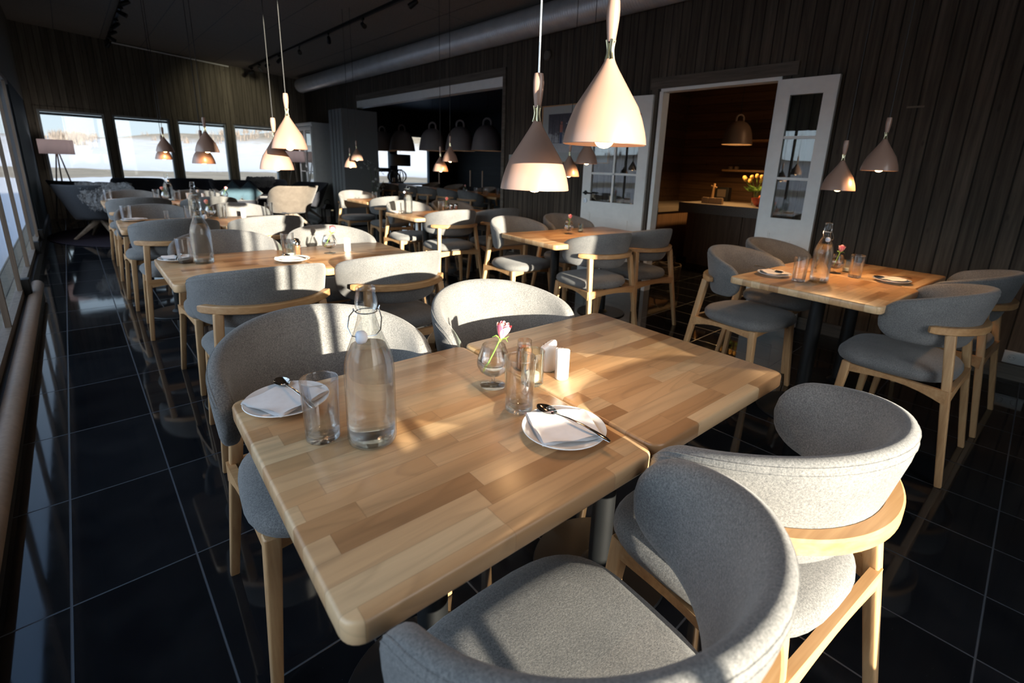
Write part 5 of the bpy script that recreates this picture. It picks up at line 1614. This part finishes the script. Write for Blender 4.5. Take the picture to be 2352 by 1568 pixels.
# ================================================================= KITCHEN (through the doorway)
ct_ = empty('kitchen_counter', (6.25, 2.05, 0)); tag(ct_, 'kitchen counter with thick grey stone top behind the doorway', 'counter')
obj(MB().box(0.0, 1.0, -1.75, 1.50, 0.755, 0.885), 'worktop', M_STONE, ct_, smooth=False)
obj(MB().box(0.20, 0.98, -1.72, 1.46, 0.09, 0.754).box(0.25, 0.95, -1.7, 1.42, 0, 0.09), 'carcass', M_KITC, ct_, smooth=False)
for i in range(4):
    y = 1.44 - i*0.79
    obj(MB().box(0.18, 0.20, y-0.78, y, 0.10, 0.752), 'door', M_KITC, ct_, smooth=False)
c2 = empty('side_counter', (6.75, 3.75, 0)); tag(c2, 'small low counter left of the stone counter in the kitchen', 'counter')
obj(MB().box(-0.7, 1.2, 0.0, 0.82, 0.73, 0.80), 'worktop', M_STONE, c2, smooth=False)
obj(MB().box(-0.65, 1.15, 0.03, 0.80, 0.0, 0.729), 'carcass', M_KITC, c2, smooth=False)
c3 = MB()
tag(obj(MB().box(7.55, 8.08, 0.3, 3.72, 0.0, 0.86), 'rear_counter', M_KITC, smooth=False), 'dark rear kitchen counter under the wall shelves', 'counter')
for z, lb in ((1.335, 'lower wooden wall shelf in the kitchen'), (1.79, 'upper wooden wall shelf in the kitchen')):
    tag(obj(MB().box(7.78, 8.10, 0.6, 3.72, z, z+0.03), 'wall_shelf', M_ASHX, smooth=False), lb, 'shelf', 'kitchen wall shelves')
for i, y in enumerate((3.64, 3.54)):
    b = MB(); b.cyl((0,0), 0.035, 0, 0.05, 20, bev=0.01); b.tube([(0.034,0,0.012),(0.055,0,0.02),(0.055,0,0.038),(0.034,0,0.042)], 0.004, 6)
    o = obj(b, 'cup', M_PAPER); o.location = (7.90, y, 1.366)
    tag(o, ('left' if i == 0 else 'right') + ' of the two small cups on the lower kitchen shelf', 'cup', 'small cups on the kitchen shelf')
KB = make_bell(0.385, M_BELLK, M_PINKIN, 'bell_lamp')
KB.location = (6.60, 3.00, 1.675); KB.rotation_euler = (0,0,0.9)
tag(KB, 'sand-coloured bell lamp with loop handle glowing over the kitchen counter', 'bell lamp')
KB['ht'] = 0.385; hang(KB, 2.66-1.675); del KB['ht']
lamp_light(KB, 0.03, 42.0, 0.05, (1.0, 0.58, 0.22))
kl = MB(); kl.cyl((0,0), 0.12, -0.05, 0, 28, bev=0.01)  # out-of-view fitting made up to carry the kitchen fill light
o = obj(kl, 'ceiling_fill_light', M_PLAST); o.location = (6.0, 1.0, 2.658)
tag(o, 'unseen round lamp added on the kitchen ceiling for warm fill', 'fill lamp')
kd = bpy.data.lights.new('kitchen_fill_light', 'POINT'); kd.energy = 9; kd.color = (1.0, 0.66, 0.38); kd.shadow_soft_size = 0.1  # warm fill added to lift the dark kitchen
ko = bpy.data.objects.new('kitchen_fill_light', kd); link(ko); ko.location = (6.0, 1.0, 2.5)
# bowl and yellow roses
bw = MB(); bw.lathe([(0,0),(0.05,0),(0.055,0.006),(0.09,0.03),(0.115,0.075),(0.12,0.11),(0.114,0.11),(0.108,0.075),(0.085,0.036),(0,0.012)], (0,0,0), 36)
o = obj(bw, 'fruit_bowl', M_RED, ang=60); o.location = (6.62, 2.58, 0.886); tag(o, 'red bowl of orange fruit on the kitchen counter', 'bowl')
fr = None
for i, (x, y, z) in enumerate(((-0.04,-0.03,0.065),(0.045,-0.02,0.065),(0.0,0.05,0.065),(0.005,0.0,0.115))):
    b = MB(); b.ball((0,0,0), 0.038, 16)
    o = obj(b, 'orange', simple('orange_peel_%d' % i, (0.55,0.16,0.05), 0.5, 0, 0.1, 80, 0.2)); o.location = (6.62+x, 2.58+y, 0.886+z)
    tag(o, 'orange in the red kitchen bowl, ' + ('front', 'right', 'left rear', 'top')[i] + ' one', 'fruit', 'oranges in the red bowl')
vv = empty('glass_vase', (6.86, 2.74, 0.886)); tag(vv, 'glass vase behind the red bowl on the kitchen counter', 'vase')
obj(MB().lathe([(0,0),(0.05,0),(0.055,0.01),(0.06,0.20),(0.057,0.20),(0.05,0.012),(0,0.01)], (0,0,0), 30), 'glass_body', M_TUMB, vv, ang=60)
def flower(dx, dy, z, label):
    t = empty('yellow_tulip', (6.86, 2.74, 0.886)); tag(t, label, 'flower', 'yellow flowers in the kitchen vase')
    obj(MB().tube([(dx*0.1, dy*0.1, 0.012), (dx*0.25, dy*0.25, 0.19), (dx*0.8, dy*0.8, z-0.05), (dx, dy, z)], 0.004, 6), 'stem', M_STEM, t)
    b = MB(); b.lathe([(0,-0.02),(0.018,-0.012),(0.026,0.008),(0.024,0.028),(0.014,0.042),(0.0,0.036)], (dx,dy,z), 12)
    obj(b, 'petals', M_CREAM, t)
    b = MB()
    for q in range(3):
        a = q*2.1 + dx*9; b.tube([(dx*0.3, dy*0.3, 0.19), (dx*0.5+0.05*cos(a), dy*0.5+0.05*sin(a), z*0.62), (dx*0.5+0.10*cos(a), dy*0.5+0.10*sin(a), z*0.70)], [0.004,0.014,0.002], 6, rx=0.25)
    obj(b, 'leaf', M_STEM, t)
for i, (dx, dy, z) in enumerate(((-0.12, 0.13, 0.33), (-0.05, 0.08, 0.36), (0.02, 0.04, 0.38), (0.0, 0.12, 0.31), (0.05, -0.10, 0.34), (-0.02, -0.04, 0.37), (0.06, 0.0, 0.32), (-0.07, 0.17, 0.35))):
    flower(dx, dy, z, 'yellow flower in the kitchen vase, %s from the left' % ordw[i])
for i, (x, y) in enumerate(((6.41, 3.235), (6.42, 3.145), (6.43, 3.055))):
    b = MB().box(-0.042, 0.042, -0.045, 0.045, 0, 0.075)
    b.box(-0.034, 0.034, -0.037, 0.037, 0.075, 0.082)
    o = obj(b, 'paper_packet', M_PAPER, smooth=False); o.location = (x, y, 0.886); o.rotation_euler = (0, 0, 0.1*i)
    tag(o, ('left', 'middle', 'right')[i] + ' of the three small paper packets on the kitchen counter', 'packet', 'paper packets on the kitchen counter')
b = MB(); b.bar((0,0,0), (0,-0.02,0.27), 0.016, 0.010, 0.3); b.bar((0,-0.055,0.215), (0,0.03,0.235), 0.010, 0.010, 0.3)
o = obj(b, 'wooden_figure', M_ASH); o.location = (6.60, 3.25, 0.886); tag(o, 'small wooden stand leaning behind the paper packets on the kitchen counter', 'ornament')
b = empty('kitchen_radio', (7.72, 3.62, 0.861)); tag(b, 'small square radio with pale dial on the rear kitchen counter', 'radio')
obj(MB().rbox(-0.06, 0.06, -0.11, 0.11, 0, 0.22, 0.01, 0.008), 'case', M_MATTBLACK, b)
obj(MB().box(-0.064, -0.060, -0.07, 0.07, 0.07, 0.19), 'dial', simple('pale_dial', (0.16,0.12,0.09), 0.5), b, smooth=False)
b = empty('wicker_basket', (5.15, 3.00, 0)); tag(b, 'dim wicker basket of firewood on the floor just inside the kitchen doorway', 'basket')
m = MB()
for i in range(9):
    z = 0.015 + i*0.022; r_ = 0.17 + 0.004*i
    m.tube([(r_*cos(a*PI/12), 0.8*r_*sin(a*PI/12), z+0.004*(-1)**a) for a in range(25)], 0.009, 6, caps=False)
m.cyl((0,0), 0.13, 0, 0.012, 24)
obj(m, 'basket_weave', simple('wicker', (0.09,0.055,0.03), 0.7, 0, 0.3, 60), b)
m = MB(); m.tube([(0.19*cos(a*PI/12), 0, 0.20+0.14*sin(a*PI/12)) for a in range(13)], 0.008, 6); obj(m, 'handle', simple('wicker_handle', (0.09,0.055,0.03), 0.7), b)
for i, (x, y, rz) in enumerate(((-0.03, 0.03, 0.2), (0.04, -0.03, -0.3), (0.0, 0.0, 1.2))):
    m = MB().tube([(-0.11, 0, 0), (0.11, 0, 0)], 0.032, 10); o = obj(m, 'firewood_log', M_DARKLEG); o.location = (5.15+x, 3.00+y, 0.045+0.065*i); o.rotation_euler = (0,0,rz)
    tag(o, ('lowest', 'middle', 'topmost')[i] + ' log in the wicker basket inside the kitchen doorway', 'log', 'logs in the wicker basket')
